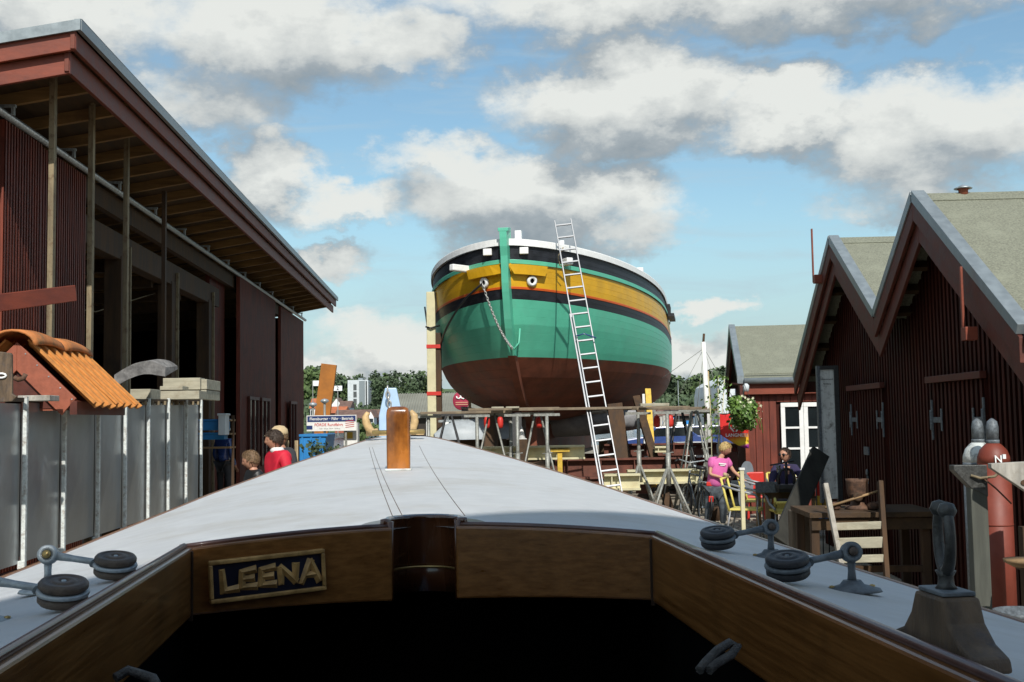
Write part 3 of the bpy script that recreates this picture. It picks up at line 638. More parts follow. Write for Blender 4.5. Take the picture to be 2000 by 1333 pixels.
for i, (y0, L, s_) in enumerate(((-.13, .92, .95), (.74, .94, .85))):
    rows = []
    for t in range(6):
        yy = y0+L*t/5; rr = .20*s_*(1.08-.16*t/5); zz = HR-.06+.03*math.sin(t/5*3.1)
        rows.append([(-math.cos(a*math.pi/10)*rr*1.05, yy, zz+math.sin(a*math.pi/10)*rr*.72) for a in range(11)])
    o = MB().grid(rows).build('ridge_tile', m_tiler, tg); q = o.modifiers.new('t', 'SOLIDIFY'); q.thickness = .022
# timber blocks and curved plank on the hoarding
def cpt(px, py, y):  # point on the hoarding line at shed-frame distance y
    v = shed_frame(-3.85, y); return P(px, py, v.y)
def block(x0, x1, yb, yt, d, dep, label, m=m_block, name='timber_block', cat='timber', rz=RZ, grp=None, tilt=0):
    a = P(x0, yb, d); c = P(x1, yt, d); w_, h__ = c.x-a.x, c.z-a.z
    o = MB().bx(0, w_, 0, dep, 0, h__).build(name, m, None, .006); o.location = a; o.rotation_euler = (0, tilt, rz); return tag(o, label, cat, grp)
block(254, 293, 781, 760, 14.0, .5, 'short sawn beam end left of the stacked timbers on the hoarding')
block(305, 388, 781, 763, 14.9, .45, 'lowest squared timber of the stack on the hoarding')
block(312, 356, 762.6, 754, 14.9, .35, 'thin block lying on the lowest timber of the stack')
block(318, 390, 762.2, 738, 15.3, .3, 'topmost squared timber of the stack on the hoarding')
block(391, 404, 761, 741, 15.4, .9, 'upper of two square beam ends at the right of the timber stack')
block(391, 403, 781, 762, 15.4, .9, 'lower of two square beam ends at the right of the timber stack')
block(34, 96, 784, 772, 9.9, .25, 'weathered grey batten under the tiled roof model', m_greyw)
rows = []
a = P(222, 742, 13.0); c = P(322, 728, 13.6)
for t in range(13):
    u = t/12; p = a.lerp(c, u)+Vector((0, 0, .14*math.sin(u*2.6)*1.0-.05*u)); hh = .20-.03*abs(u-.35)-.07*max(0, u-.85)*4
    rows.append([p+Vector((0, 0, -hh*.5)), p+Vector((0, .02, hh*.3)), p+Vector((.02, .45, hh*.55)), p+Vector((.02, .47, hh*.3)), p+Vector((0, .02, -hh*.5))])
m_greyp = mat('split_grey_plank', (.20, .19, .18), .9, .4, 10, .7, grain=(.15, 1, 1), dirt=(.09, .085, .08, .7), dscale=9)
o = MB().grid(rows, False).face(rows[0]).face(rows[-1]).build('curved_plank', m_greyp); tag(o, 'curved silver-grey plank propped between tiled roof model and timber stack', 'plank')
# rusty bracket plate with hook at the frame edge
pl = thing('iron_plate', 'dark rusty iron plate with a pale eye at the left frame edge', 'iron plate', P(8, 775, 8.9))
MB().prism([(-.14, 0, -.05), (.065, 0, -.04), (.10, 0, .0), (.062, 0, .02), (.055, 0, .33), (.045, 0, .345), (-.14, 0, .37)], (0, .03, 0)).build('plate', m_wedge, pl, .006)
MB().tube([(-.025+.028*math.cos(t*.63)*1.5, -.008, .165+.018*math.sin(t*.63)) for t in range(10)], .009, 6, close=True).build('eye', m_white, pl)
MB().tube([P(28, 738, 9.6), P(36, 742, 9.6), P(46, 739, 9.6), P(50, 731, 9.6)], .022, 8).build('iron_hook', m_rust)['label'] = 'rusty curved iron hook in front of the tiled roof model'
COL.objects['iron_hook']['category'] = 'hook'
# ------------------------------------------------------------------ right hand huts (frame: +Y along the row, +X into the huts)
HZ = -.0455
def HF(x, y, z=0): v = rotz((3.39, 0, 0), 0)+rotz((x, y, 0), HZ); v.z = z; return v
def hut(label, yn, yp, yf, zn, zp, zf, near_eave, far_eave, mclad, mtrim, depth=6.5):
    """gable front on X=0; yn/yf = near and far foot of the verge, yp = ridge"""
    o = thing('harbour_hut', label, 'hut', HF(0, yp), HZ)
    Lc = lambda x, y, z: (x, y-yp, z)
    th = .07
    for (ya, za, nm) in ((yn, zn, 1), (yf, zf, 0)):
        sg = -1 if ya < yp else 1
        u = Vector((0, ya-yp, za-zp)).normalized(); nrm = Vector((0, -u.z*sg*1.0, abs(u.y)));
        nrm = Vector((0, sg*abs(u.z), abs(u.y)))
        # roof sheet
        A = Vector((0, 0, zp-.03)); Bv = Vector((0, ya-yp, za-.03))
        q = MB(); q.prism([A+Vector((.11, 0, 0)), Bv+Vector((.11, 0, 0)), Bv+Vector((.11, 0, 0))-nrm*th, A+Vector((.11, 0, 0))-Vector((0, 0, th*1.3))], (depth, 0, 0)); q.build('roof', m_felt, o)
        # metal verge: flat top and front drop
        q = MB(); T = nrm*.035
        q.prism([A+T, Bv+T, Bv+T-nrm*.085, A+T-Vector((0, 0, .115))], (.125, 0, 0)); q.build('metal_verge', m_zinc, o, .003)
        # two stepped barge boards
        for (x_, d0, d1) in ((.012, .055, .22), (.06, .20, .40)):
            q = MB(); k = 1/abs(u.y)
            q.prism([A-Vector((0, 0, d0*k)), Bv-Vector((0, 0, d0*k)), Bv-Vector((0, 0, d1*k)), A-Vector((0, 0, d1*k))], (.035, 0, 0)); q.v = [p+Vector((x_, 0, 0)) for p in q.v]
            q.build('barge_board', mtrim, o, .004)
        # felt lap line near the ridge and cross laps
        q = MB()
        pp = A+u*.20+nrm*.004; q.beam(pp+Vector((.12, 0, 0)), pp+Vector((depth, 0, 0)), .02, .012, nrm); q.build('felt_lap', m_felt, o)
        for xx in (1.1, 2.1, 3.1, 4.1, 5.1):
            MB().beam(A+Vector((xx, 0, 0))+nrm*.003, Bv+Vector((xx, 0, 0))+nrm*.003, .03, .008, nrm).build('felt_seam', m_felt, o)
        # purlin ends / soffit
        for k in range(5):
            pp = A+(Bv-A)*((k+.5)/5)-nrm*(th+.06); MB().beam(pp+Vector((.1, 0, 0)), pp+Vector((.36, 0, 0)), .06, .09, nrm).build('purlin', m_oldwy, o)
        if (nm and near_eave) or (not nm and far_eave):
            yy = ya-yp; q = MB(); q.tube([(.05, yy+sg*.05, za-.10), (depth, yy+sg*.05, za-.10)], .055, 10); q.build('gutter', m_zinc, o)
            MB().box((depth/2+.18, yy-sg*.26, za/2-.12), (depth-.36, .06, za-.2)).build('side_wall', mclad, o)
            MB().box((depth/2+.1, yy-sg*.02, za-.17), (depth, .03, .16)).build('eave_board', mtrim, o)
    def top(t):
        y = t+yn
        if near_eave: y += .25
        return (zp-(yp-y)*(zp-zn)/(yp-yn) if y < yp else zp-(y-yp)*(zp-zf)/(yf-yp))-.14
    ya = yn+(.25 if near_eave else 0); yb = yf-(.25 if far_eave else 0)
    q = MB(); cladding(q, (Lc(.36, ya, 0), Lc(.36, yb, 0)), 0, lambda t: top(t), .105, -.022, (1, 0, 0)); q.build('board_cladding', mclad, o)
    q = MB(); q.face([Lc(.372, ya, 0), Lc(.372, yb, 0), Lc(.372, yb, zf-.14), Lc(.372, yp, zp-.14), Lc(.372, ya, zn-.14)]); q.build('wall', mclad, o)
    return o, Lc
h1, L1 = hut('near dark red hut with the tallest gable and a roof vent at right', 8.4, 10.8, 12.3, 2.5, 4.0, 2.98, True, False, m_red_shade, m_redtd)
h2, L2 = hut('middle dark red hut adjoining the near hut beyond the valley gutter', 12.3, 14.2, 16.7, 2.98, 4.12, 2.43, False, True, m_red_shade, m_redtd)
def doorset(o, Lc, ya, yb, z1, withlock):
    ym = (ya+yb)/2
    for (a, c) in ((ya, ym-.006), (ym+.006, yb)):
        q = MB(); cladding(q, (Lc(.33, a, 0), Lc(.33, c, 0)), .05, lambda t: z1, .105, -.02, (1, 0, 0)); q.bx(.332, .355, a-Lc(0,0,0)[1]*-1 if 0 else Lc(0, a, 0)[1], Lc(0, c, 0)[1], .05, z1); d_ = q.build('door', m_red_shade, o)
    q = MB(); q.box(Lc(.28, ym, z1+.04), (.06, yb-ya+.12, .065)); q.build('door_header', m_redtd, o, .005)
    for y, s_ in ((ya, 1), (yb, -1)):
        q = MB(); q.box(Lc(.295, y, 1.78), (.016, .032, .40)); q.box(Lc(.298, y+s_*.13, 1.78), (.012, .26, .055)); q.box(Lc(.298, y+s_*.27, 1.78), (.012, .035, .22)); q.tube([Lc(.285, y, 1.68), Lc(.285, y, 1.88)], .016, 8)
        q.build('strap_hinge', m_galv_d, o, .003)
    if withlock:
        MB().box(Lc(.295, ym+.05, 1.40), (.02, .20, .10)).build('hasp', m_galv_d, o, .004); MB().lathe([(.03, -.01), (.04, 0), (.03, .01)], Lc(.29, ym+.05, 1.14), 12, Matrix.Rotation(R(90), 3, 'Y')).build('lock', m_galv_d, o)
        MB().box(Lc(.295, ym+.05, 1.05), (.015, .025, .10)).build('latch', m_galv_d, o)
doorset(h1, L1, 9.95, 11.35, 2.14, False); doorset(h2, L2, 13.1, 14.55, 2.14, True)
# hoist brackets on the gables: upright bar with a red block
for (o, Lc, px, yt, yb, d) in ((h1, L1, 1896, 521, 660, 9.34), (h2, L2, 1599, 447, 552, 14.83)):
    t = loc_of(o, P(px, yt, d)); bt = loc_of(o, P(px+6, yb, d)); t.x = bt.x = -.06
    MB().beam(t, bt, .035, .02, (1, 0, 0)).build('bracket_bar', m_redt, o, .003); MB().box(bt+Vector((.03, -.05 if o is h1 else -.12, .03)), (.10, .11, .11)).build('bracket_block', m_redt, o, .004)
# roof vent on the near hut
v = loc_of(h1, P(1872, 384, 10.9)); v.y = 0
MB().lathe([(.045, 3.9), (.045, 3.995), (.06, 4.005)], (v.x, 0, 0), 14).build('vent_pipe', m_brick, h1)
MB().lathe([(.02, 4.01), (.085, 4.005), (.085, 4.012), (.04, 4.032), (.01, 4.045)], (v.x, 0, 0), 18).build('vent_cap', m_galv, h1)
# lamp bracket / conduit on right edge
# weathered notice board at the corner of hut 2
nb = thing('notice_board', 'tall weathered white notice board at the far corner of the middle hut', 'notice board', P(1621, 960, 14.9)+Vector((0, 0, -.1)))
z1 = P(1621, 722, 14.9).z-nb.location.z
MB().bx(-.085, .105, 0, .04, 0, z1).build('board', mat('flaking_white_board', (.66, .68, .66), .8, .15, 9, .4, grain=GZ, dirt=(.10, .09, .075, .9), dscale=9), nb, .004)
MB().bx(-.12, -.085, -.02, .06, -.05, z1+.05).build('frame_side', m_galv_d, nb); MB().bx(.105, .16, -.03, .06, -.05, z1+.05).build('frame_side', m_tubed, nb); MB().bx(-.085, .105, -.02, .06, z1, z1+.05).build('frame_top', m_tubed, nb)
text('lettering', 'Museumswerft', m_dgrey, nb, (.01, -.004, z1-.13), .028, (R(90), 0, 0), .0006); text('lettering', 'Flensburg', m_dgrey, nb, (.01, -.004, z1-.19), .026, (R(90), 0, 0), .0006)
# ------------------------------------------------------------------ cafe hut (third), window wall faces the camera
h3 = thing('cafe_hut', 'low red hut with sunlit white window at the end of the row', 'hut', (4.14, 20.7, 0), -.134)
zr = P(1445, 637, 22.7).z; ze = P(1500, 738, 20.55).z
X1 = 5.5; yy = 0
q = MB(); th = .07
A = Vector((.1, 2.1, zr)); Bv = Vector((.1, -.15, ze)); q.prism([A, Bv, Bv-Vector((0, 0, .09)), A-Vector((0, 0, .09))], (X1, 0, 0)); q.build('roof', m_felt, h3)
q = MB(); Cc = Vector((.1, 4.3, ze)); q.prism([A, A-Vector((0, 0, .09)), Cc-Vector((0, 0, .09)), Cc], (X1, 0, 0)); q.build('roof', m_felt, h3)
for e_ in (Bv, Cc):
    q = MB(); q.prism([Vector((-.02, A.y, zr+.04)), Vector((-.02, e_.y, e_.z+.04)), Vector((-.02, e_.y, e_.z-.10)), Vector((-.02, A.y, zr-.12))], (.12, 0, 0)); q.build('metal_verge', m_zinc, h3)
    q = MB(); q.prism([Vector((.02, A.y, zr-.12)), Vector((.02, e_.y, e_.z-.10)), Vector((.02, e_.y, e_.z-.34)), Vector((.02, A.y, zr-.36))], (.05, 0, 0)); q.build('barge_board', m_redtd, h3)
MB().tube([(.1, -.2, ze-.06), (X1, -.2, ze-.06)], .06, 10).build('gutter', m_zinc, h3)
MB().beam((.12, -.11, ze+.07), (X1, -.11, ze+.07), .02, .02).build('felt_lap', m_felt, h3)
MB().beam((.12, A.y-.16, zr-.13), (X1, A.y-.16, zr-.13), .03, .02).build('felt_lap', m_felt, h3)
MB().bx(.1, X1, -.14, -.10, ze-.30, ze-.10).build('eave_board', m_redt, h3)
MB().bx(.2, X1, .05, 4.0, .0, ze-.05).build('wall', m_red_shade, h3)
nb_ = 34; bw = 3.4/nb_*1.28
wx0 = loc_of(h3, P(1525, 850, 20.7)).x; wz1 = P(1560, 787, 20.7).z; wz0 = P(1560, 927, 20.7).z; ww = .80
x = .16
while x < 3.2:
    z0_, z1_ = .05, ze-.3
    q = MB()
    if x+bw > wx0-.01 and x < wx0+ww+.01: q.bx(x+.004, x+bw-.004, 0, .03, wz1+.02, z1_); q.bx(x+.004, x+bw-.004, 0, .03, z0_, wz0-.02)
    else: q.bx(x+.004, x+bw-.004, 0, .03, z0_, z1_)
    q.build('wall_board', m_red, h3, .003); x += bw
MB().bx(.10, .17, -.02, .05, 0, ze-.3).build('corner_board', m_redt, h3)
wf = MB(); zz = (wz1-wz0)
def win(x0, x1):
    w = MB(); w.bx(x0, x1, -.045, .01, wz1-.075, wz1); w.bx(x0, x1, -.045, .01, wz0, wz0+.10); w.bx(x0, x0+.075, -.04, .01, wz0+.1, wz1-.075); w.bx(x1-.075, x1, -.04, .01, wz0+.1, wz1-.075)
    o = w.build('window', m_white, h3, .003); n = 3
    hh = (zz-.175)/n
    for k in range(1, n): MB().bx(x0+.075, x1-.075, -.035, .0, wz0+.1+k*hh-.018, wz0+.1+k*hh+.018).build('glazing_bar', m_white, o)
    for k in range(n): MB().bx(x0+.075, x1-.075, -.012, -.004, wz0+.1+k*hh+.018*(k > 0), wz0+.1+(k+1)*hh-.018*(k < n-1)).build('pane', m_glass, o)
win(wx0, wx0+.40); win(wx0+.405, wx0+.81)
MB().bx(wx0-.02, wx0+.83, -.07, -.0451, wz0-.03, wz0+.0).build('sill', m_white, h3)
# row of further gables seen edge-on
for i, (yo, px, zt) in enumerate(((26.5, 1431, 665), (29.5, 1426, 682))):
    o = thing('harbour_hut', ['dark red gable seen edge-on just behind the cafe hut', 'farthest dark red gable peeping out beyond the cafe hut'][i], 'hut', (PX([1440, 1434][i], yo, 700), yo, 0), -.197)
    zt = P(px, zt, yo).z
    for s_ in (-1, 1):
        MB().prism([(0, 0, zt), (0, s_*1.9, zt-1.3), (0, s_*1.9, zt-1.42), (0, 0, zt-.13)], (.12, 0, 0)).build('metal_verge', m_zinc, o)
        MB().prism([(.03, 0, zt-.13), (.03, s_*1.9, zt-1.42), (.03, s_*1.9, zt-1.65), (.03, 0, zt-.38)], (.05, 0, 0)).build('barge_board', m_redtd, o)
        MB().prism([(.12, 0, zt-.02), (.12, s_*1.9, zt-1.32), (.12, s_*1.9, zt-1.4), (.12, 0, zt-.1)], (5, 0, 0)).build('roof', m_felt, o)
    MB().prism([(.3, -1.7, 0), (.3, 1.7, 0), (.3, 1.7, zt-1.35), (.3, 0, zt-.1), (.3, -1.7, zt-1.35)], (4.5, 0, 0)).build('wall', m_red_shade, o)
# pale silo-like wall behind and pale tank
q = P(1415, 742, 60); o = thing('pale_shed', 'pale grey metal hall with curved roof behind the row of huts', 'building', (q.x, 60, 0))
MB().prism([(-.35, 0, 0), (6, 0, 0), (6, 0, q.z+.6), (.8, 0, q.z+.25), (.1, 0, q.z), (-.25, 0, q.z-.25), (-.35, 0, q.z-.8)], (0, 8, 0)).build('wall', m_conc, o)
for k in range(9): MB().bx(-.2+k*.35, -.17+k*.35, -.03, 0, .2, q.z-.7).build('seam', m_conc, o)

# added unseen gabled building: its roof throws shade over the cockpit and near deck
wk = thing('shade_building', 'added gabled red building behind the viewpoint, shaped to shade the deck', 'building', (3.6, -4.0, 0), 0)
zpk = 9.66; hw = 4.4
MB().prism([(-hw, 0, 0), (hw, 0, 0), (hw, 0, zpk-hw*.85), (0, 0, zpk), (-hw, 0, zpk-hw*.85)], (0, -9, 0)).build('wall', m_red, wk)
for s_ in (-1, 1): MB().prism([(0, .05, zpk+.08), (s_*(hw+.1), .05, zpk-hw*.85+.02), (s_*(hw+.1), .05, zpk-hw*.85-.12), (0, .05, zpk-.06)], (0, -9.2, 0)).build('roof', m_felt, wk)
MB().bx(-.9, .9, .0, .06, 0, 2.4).build('door', m_redt, wk)
# ------------------------------------------------------------------ the big cutter on the slip
HD = 21.5
ship = thing('fishing_cutter', 'big wooden ship hull in green, yellow and black raised on the slip', 'ship', (PX(993, HD), HD, 0), -.165)
LEN = 17.0; TOPZ = 5.33; WLZ = 3.08; RAB = 1.80
def sheer(s): return TOPZ-.34*min(1, s/8)**.8+.25*max(0, (s-9)/8)**2
def s_stem(z):
    T = [(1.0, 4.3), (1.8, 2.9), (2.3, 1.75), (2.7, 1.15), (3.1, .72), (3.7, .38), (4.4, .15), (5.4, 0)]
    if z <= T[0][0]: return T[0][1]
    for (a, b_), (c, d_) in zip(T, T[1:]):
        if z <= c: return b_+(d_-b_)*(z-a)/(c-a)
    return 0
def Wz(z):
    u = max(0, min(1, (z-RAB)/(3.9-RAB)))
    return 2.86*(1-(1-u)**4.2)**.55-.14*max(0, (z-3.9)/1.4)**1.3
def hw(s, z):
    t = max(0, min(1, (s-s_stem(z))/8.2)); f = max(0, min(1, (z-RAB)/3.4))
    e_ = .84-.26*f
    w = Wz(z)*(1-(1-t)**2.3)**e_
    if s > 11: w *= 1-.35*((s-11)/6)**2
    return max(w, 0)
def hp(s, z, side, out=0):
    w = hw(s, z); ds = .02
    dw = (hw(s+ds, z)-hw(max(0, s-ds), z))/(2*ds)
    dz = (hw(s, z+.03)-hw(s, z-.03))/.06
    n = Vector((1, -dw, -dz)); n.normalize()
    p = Vector((w, s, z))+n*out
    return Vector((p.x*side, p.y, p.z))
NS = 46
def strake(zt, zb, side, m, name='plank', out=0, gap=.0028, s_end=LEN, s_from=None, lift=.0016):
    rows = []
    for j in range(NS+1):
        t = (j/NS)**1.7; row = []
        for zf, o_ in ((zt, -lift), (zt, lift), (zb, lift), (zb, -lift)):
            # small V groove at each seam
            s = s_from if s_from is not None else 0
            for _ in range(6):
                zz = zf(s); s = max(s_stem(zz)+.0, s_from or 0)
            s = s+(s_end-s)*t; z = zf(s)
            if o_ > 0: z += (-gap if zf is zt else gap)
            row.append(hp(s, z, side, out+o_))
        rows.append(row)
    if side < 0: rows = [list(reversed(r)) for r in rows]
    b = MB()
    for k in range(3): b.grid([[r[k], r[k+1]] for r in rows])
    return b.build(name, m, ship)
def off(o): return lambda s: sheer(s)-o*(1+0*.0)
bands = [(.13, .39, 3, m_blk, 'bulwark_plank'), (.46, .90, 4, m_yel, 'plank'), (.935, 1.13, 2, m_blk, 'wale_plank')]
for side in (-1, 1):
    for (a, c, n, m_, nm) in bands:
        for k in range(n): strake(off(a+(c-a)*k/n), off(a+(c-a)*(k+1)/n), side, m_, nm)
    strake(off(.385), off(.465), side, m_grn, 'rubbing_strake', .035, .006)
    strake(off(.895), off(.94), side, m_org, 'orange_line', .010, .004)
    n = 7
    for k in range(n):
        f = lambda q: (lambda s: (sheer(s)-1.13)*(1-q)+WLZ*q)
        strake(f(k/n), f((k+1)/n), side, m_grn)
    zs = [WLZ-(WLZ-RAB-.02)*((k/9)**.8) for k in range(10)]
    for k in range(9): strake((lambda z: (lambda s: z))(zs[k]), (lambda z: (lambda s: z))(zs[k+1]), side, m_anti, 'bottom_plank')
# rail cap: flat white capping following the sheer
for side in (-1, 1):
    rows = []
    for j in range(61):
        s = LEN*(j/60)**1.8+.02; z = sheer(s); p = hp(s, z-.1, side, .05); q = hp(s, z-.1, side, -.24)
        if abs(q.x) < .02 or q.x*side < 0: q.x = .02*side
        r = [Vector((p.x, p.y, z-.13)), Vector((p.x, p.y, z-.02)), Vector((p.x*.995, p.y, z)), Vector((q.x, q.y, z)), Vector((q.x, q.y, z-.13))]
        rows.append(r if side > 0 else r[::-1])
    MB().grid(rows, False).build('rail_cap', m_white, ship, fix=True)
    rows = []
    for j in range(41):
        s = LEN*(j/40)**1.7+.1; z = sheer(s); rows.append([hp(s, z-.12, side, -.12), hp(s, z-.62, side, -.12)])
    MB().grid(rows).build('inner_bulwark', m_white, ship)
rows = [[hp(s_, sheer(s_)-.6, -1, -.1), hp(s_, sheer(s_)-.6, 1, -.1)] for s_ in [.15+k*.42 for k in range(41)]]
MB().grid(rows).build('weather_deck', m_oldwy, ship)
MB().prism([hp(LEN-.01, z, 1) for z in (5.4, 4.4, 3.4, 2.4, 1.85)]+[hp(LEN-.01, z, -1) for z in (1.85, 2.4, 3.4, 4.4, 5.4)], (0, -.05, 0)).build('transom', m_grn, ship)
# stem and keel
def stem(z0, z1, m_, n=14, nm='stem'):
    rows = []
    for k in range(n+1):
        z = z0+(z1-z0)*k/n; s = s_stem(z); w = .085; f = .17+(.03 if z > 5 else 0)
        rows.append([(-w*1.15, s+.14, z), (-w*.8, s-f, z), (w*.8, s-f, z), (w*1.15, s+.14, z)])
    q = MB().grid(rows, False); q.face(rows[-1]); return q.build(nm, m_, ship, fix=True)
stem(3.10, 5.5, m_grn); MB().prism([(-.1, -.20, 5.44), (.1, -.20, 5.44), (.1, .12, 5.49), (-.1, .12, 5.49)], (0, 0, .07)).build('stem_cap', m_grn, ship, .01)
stem(1.0, 3.10, m_anti, 14, 'forefoot'); MB().box((0, 9.6, 1.33), (.24, 11.4, .80)).build('keel', m_anti, ship, .01)
MB().box((0, 8.4, .88), (.30, 14, .10)).build('false_keel', m_oldwy, ship)
rows = [[Vector((-.12, s_stem(1.0+k*.1)+.1, 1.0+k*.1)), Vector((.12, s_stem(1.0+k*.1)+.1, 1.0+k*.1))] for k in range(8)]
MB().bx(-.115, .115, 3.0, 5.0, 1.0, 1.9).build('deadwood', m_anti, ship)
# yellow cheek blocks beside the stem
for side, L in ((-1, .95), (1, .80)):
    rows = []
    for j in range(9):
        s = .03+L*j/8*(.55); z = sheer(s)
        r = [hp(s, z-.47, side, .0), hp(s, z-.47, side, .11), hp(s, z-.655, side, .11), hp(s, z-.67, side, 0)]
        rows.append(r if side > 0 else r[::-1])
    MB().grid(rows, False).face(rows[-1][::-1]).build('cheek_block', m_yel, ship, fix=True)
# hawse pipes
for side in (-1, 1):
    s = .33; z = sheer(s)-.77; p = hp(s, z, side, .015); n_ = (hp(s, z, side, .1)-hp(s, z, side, 0)).normalized()
    rot = n_.to_track_quat('Z', 'Y').to_matrix()
    o = MB().lathe([(.055, -.02), (.05, .05), (.075, .062), (.105, .04), (.11, 0)], p, 18, rot).build('hawse_pipe', m_white, ship)
    MB().lathe([(.0, .012), (.052, .012)], p, 14, rot).build('hawse_hole', m_dark, ship)
    if side < 0: HAWSE = p+n_*.05
# knight head posts and white blocks
MB().box((.21, .36, 5.30), (.13, .12, .46)).build('bitt_post', m_white, ship, .01)
MB().box((.95, 1.3, 5.34), (.10, .10, .22)).build('bitt_post', m_white, ship, .01)
for side in (-1, 1):
    p = hp(.14, 5.10, side, .03); MB().box(p+Vector((side*.02, -.02, 0)), (.17, .06, .13)).build('fairlead_block', m_white, ship, .01)
# catheads poking out over the bulwark
cl_ = hp(.62, 4.83, -1, 0); MB().beam(cl_+Vector((.3, .3, 0)), cl_+Vector((-.27, -.35, .02)), .13, .13).build('cathead', m_white, ship, .02)
cr_ = hp(.95, 4.93, 1, 0); MB().beam(cr_+Vector((-.3, .2, 0)), cr_+Vector((.05, -.36, .0)), .14, .14).build('cathead', m_white, ship, .02)
# rail fittings further aft on the port side
for s in (4.4, 7.2, 9.6):
    p = hp(s, sheer(s), 1, -.1); MB().box(p+Vector((0, 0, .06)), (.16, .22, .14)).build('rail_chock', m_white, ship, .01)
for s in (8.6, 9.0, 9.4):
    p = hp(s, sheer(s)-.35, 1, .06); MB().box(p, (.10, .16, .34)).build('chainplate', m_blackp, ship, .01)
MB().beam(hp(8.2, sheer(8.2)-.5, 1, .12), hp(10, sheer(10)-.5, 1, .12), .16, .08).build('channel_board', m_blk, ship)
# bobstay eye at the waterline, light green
MB().tube([(.02, s_stem(3.3)-.17, 3.28), (.10, s_stem(3.3)-.26, 3.22), (.18, s_stem(3.3)-.20, 3.34), (.20, s_stem(3.4)-.12, 3.62)], .02, 7).build('bobstay_eye', m_grn, ship)
# chain: separate oval links hanging from the port hawse to the stem eye; parts of one chain
chn = thing('chain', 'galvanised chain hanging from the left hawse pipe to the stem foot', 'chain', ship.location*1, ship.rotation_euler.z)
A = HAWSE+Vector((0, -.03, -.03)); B_ = Vector((.05, s_stem(3.25)-.25, 3.24)); nl = 34; proto = None
def link_mesh(L=.036, W=.018, r=.0085):
    pts = []
    for k in range(12):
        a = 2*math.pi*k/12; pts.append((math.cos(a)*W, 0, math.sin(a)*W+(L-W if math.sin(a) > 0 else -(L-W))))
    return MB().tube(pts, r, 5, close=True)
for k in range(nl):
    t = (k+.5)/nl; p = A.lerp(B_, t)+Vector((0, -.02, -.16*4*t*(1-t))); dv = (A.lerp(B_, min(1, t+.01))+Vector((0, 0, -.64*min(1, t+.01)*(1-min(1, t+.01))))-A.lerp(B_, t-.01)-Vector((0, 0, -.64*(t-.01)*(1-t+.01)))).normalized()
    if proto is None: proto = link_mesh().build('link', m_chain, chn); o = proto
    else: o = proto.copy(); COL.objects.link(o); o.parent = chn
    o.location = p; o.rotation_mode = 'QUATERNION'; qd = dv.to_track_quat('Z', 'Y'); from mathutils import Quaternion
    o.rotation_quaternion = qd @ Quaternion((0, 0, 1), R(90)*(k % 2)+.4)
# black mooring rope from the hawse down to the left flank
pts = [HAWSE+Vector((-.02, -.02, -.02))]
for t in range(1, 15):
    u = t/14; s = .4+5.2*u; z = 4.45-1.7*math.sin(min(1, u*1.08)*1.45)**1.0; z = 4.5-(4.5-3.02)*(1-(1-u)**1.7) if u < .8 else 3.08+(u-.8)*2.5
    pts.append(hp(s*1.0, z, -1, .05+.05*math.sin(u*3.1)))
o = MB().tube(pts, .022, 7).build('mooring_rope', m_blackp); o.location = ship.location; o.rotation_euler = ship.rotation_euler; tag(o, 'dark rope sagging along the left side of the green hull', 'rope')
MB().tube([pts[-1], pts[-1]+Vector((-.25, .2, .5)), pts[-1]+Vector((-.35, .3, 1.1))], .022, 6).build('rope_tail', m_blackp, o)

# ------------------------------------------------------------------ aluminium ladder(s) against the hull
def ladder(label, a, bt, w, nr, sec=.05, thick=.022, side=Vector((1, 0, 0)), first=0, last=1, grp=None):
    o = thing('ladder', label, 'ladder', a, 0, grp); D_ = bt-a; wv = (side-D_.normalized()*side.dot(D_.normalized())).normalized()
    for s_ in (-1, 1):
        q = MB(); q.beam(wv*s_*w/2, D_+wv*s_*w/2*.94, thick, sec, D_.cross(wv)); q.build('stile', m_alu, o, .003)
    for k in range(nr):
        t = (k+.6)/nr
        if t < first or t > last: continue
        MB().beam(D_*t-wv*w/2, D_*t+wv*w/2, .03, .03, D_.cross(wv)).build('rung', m_alu, o, .003)
    return o
top = P(1099, 430, 21.9); foot = P(1207, 990, 19.3); foot.z = 0
d_ = top-foot; L = d_.length
up = foot+d_*.16
ladder('long bright aluminium ladder leaning on the rail of the green and yellow hull', foot, top, .34, int(L/.28))
top2 = foot+d_*.665; e2 = Vector((-.12, -.10, 0)); a2 = foot+Vector((-.12, -.10, 0)); b2 = foot+d_*.66+e2
o = thing('ladder', 'lower extension section of the aluminium ladder with its doubled stile', 'ladder', a2)
for s_ in (-.07, -.02): MB().beam(Vector((s_, 0, 0)), b2-a2+Vector((s_, 0, 0)), .022, .05, (0, -1, 0)).build('stile', m_alu, o, .003)
o_ = (b2-a2)*.86; MB().tube([o_+Vector((-.05, -.03, .1)), o_+Vector((.1, -.06, .14)), o_+Vector((.32, -.02, .06))], .014, 6).build('blue_lashing', m_carb, o)
# rope bundle on the ladder's fender
p = top+Vector((-.05, -.02, -.55)); MB().tube([p+Vector((.05, -.03, 0)), p+Vector((-.06, -.06, -.18)), p+Vector((-.03, -.1, -.36)), p+Vector((.05, -.06, -.40))], .012, 6).build('lashing', m_batten, None)
tag(COL.objects['lashing'], 'thin rope lashing at the top of the aluminium ladder', 'rope')

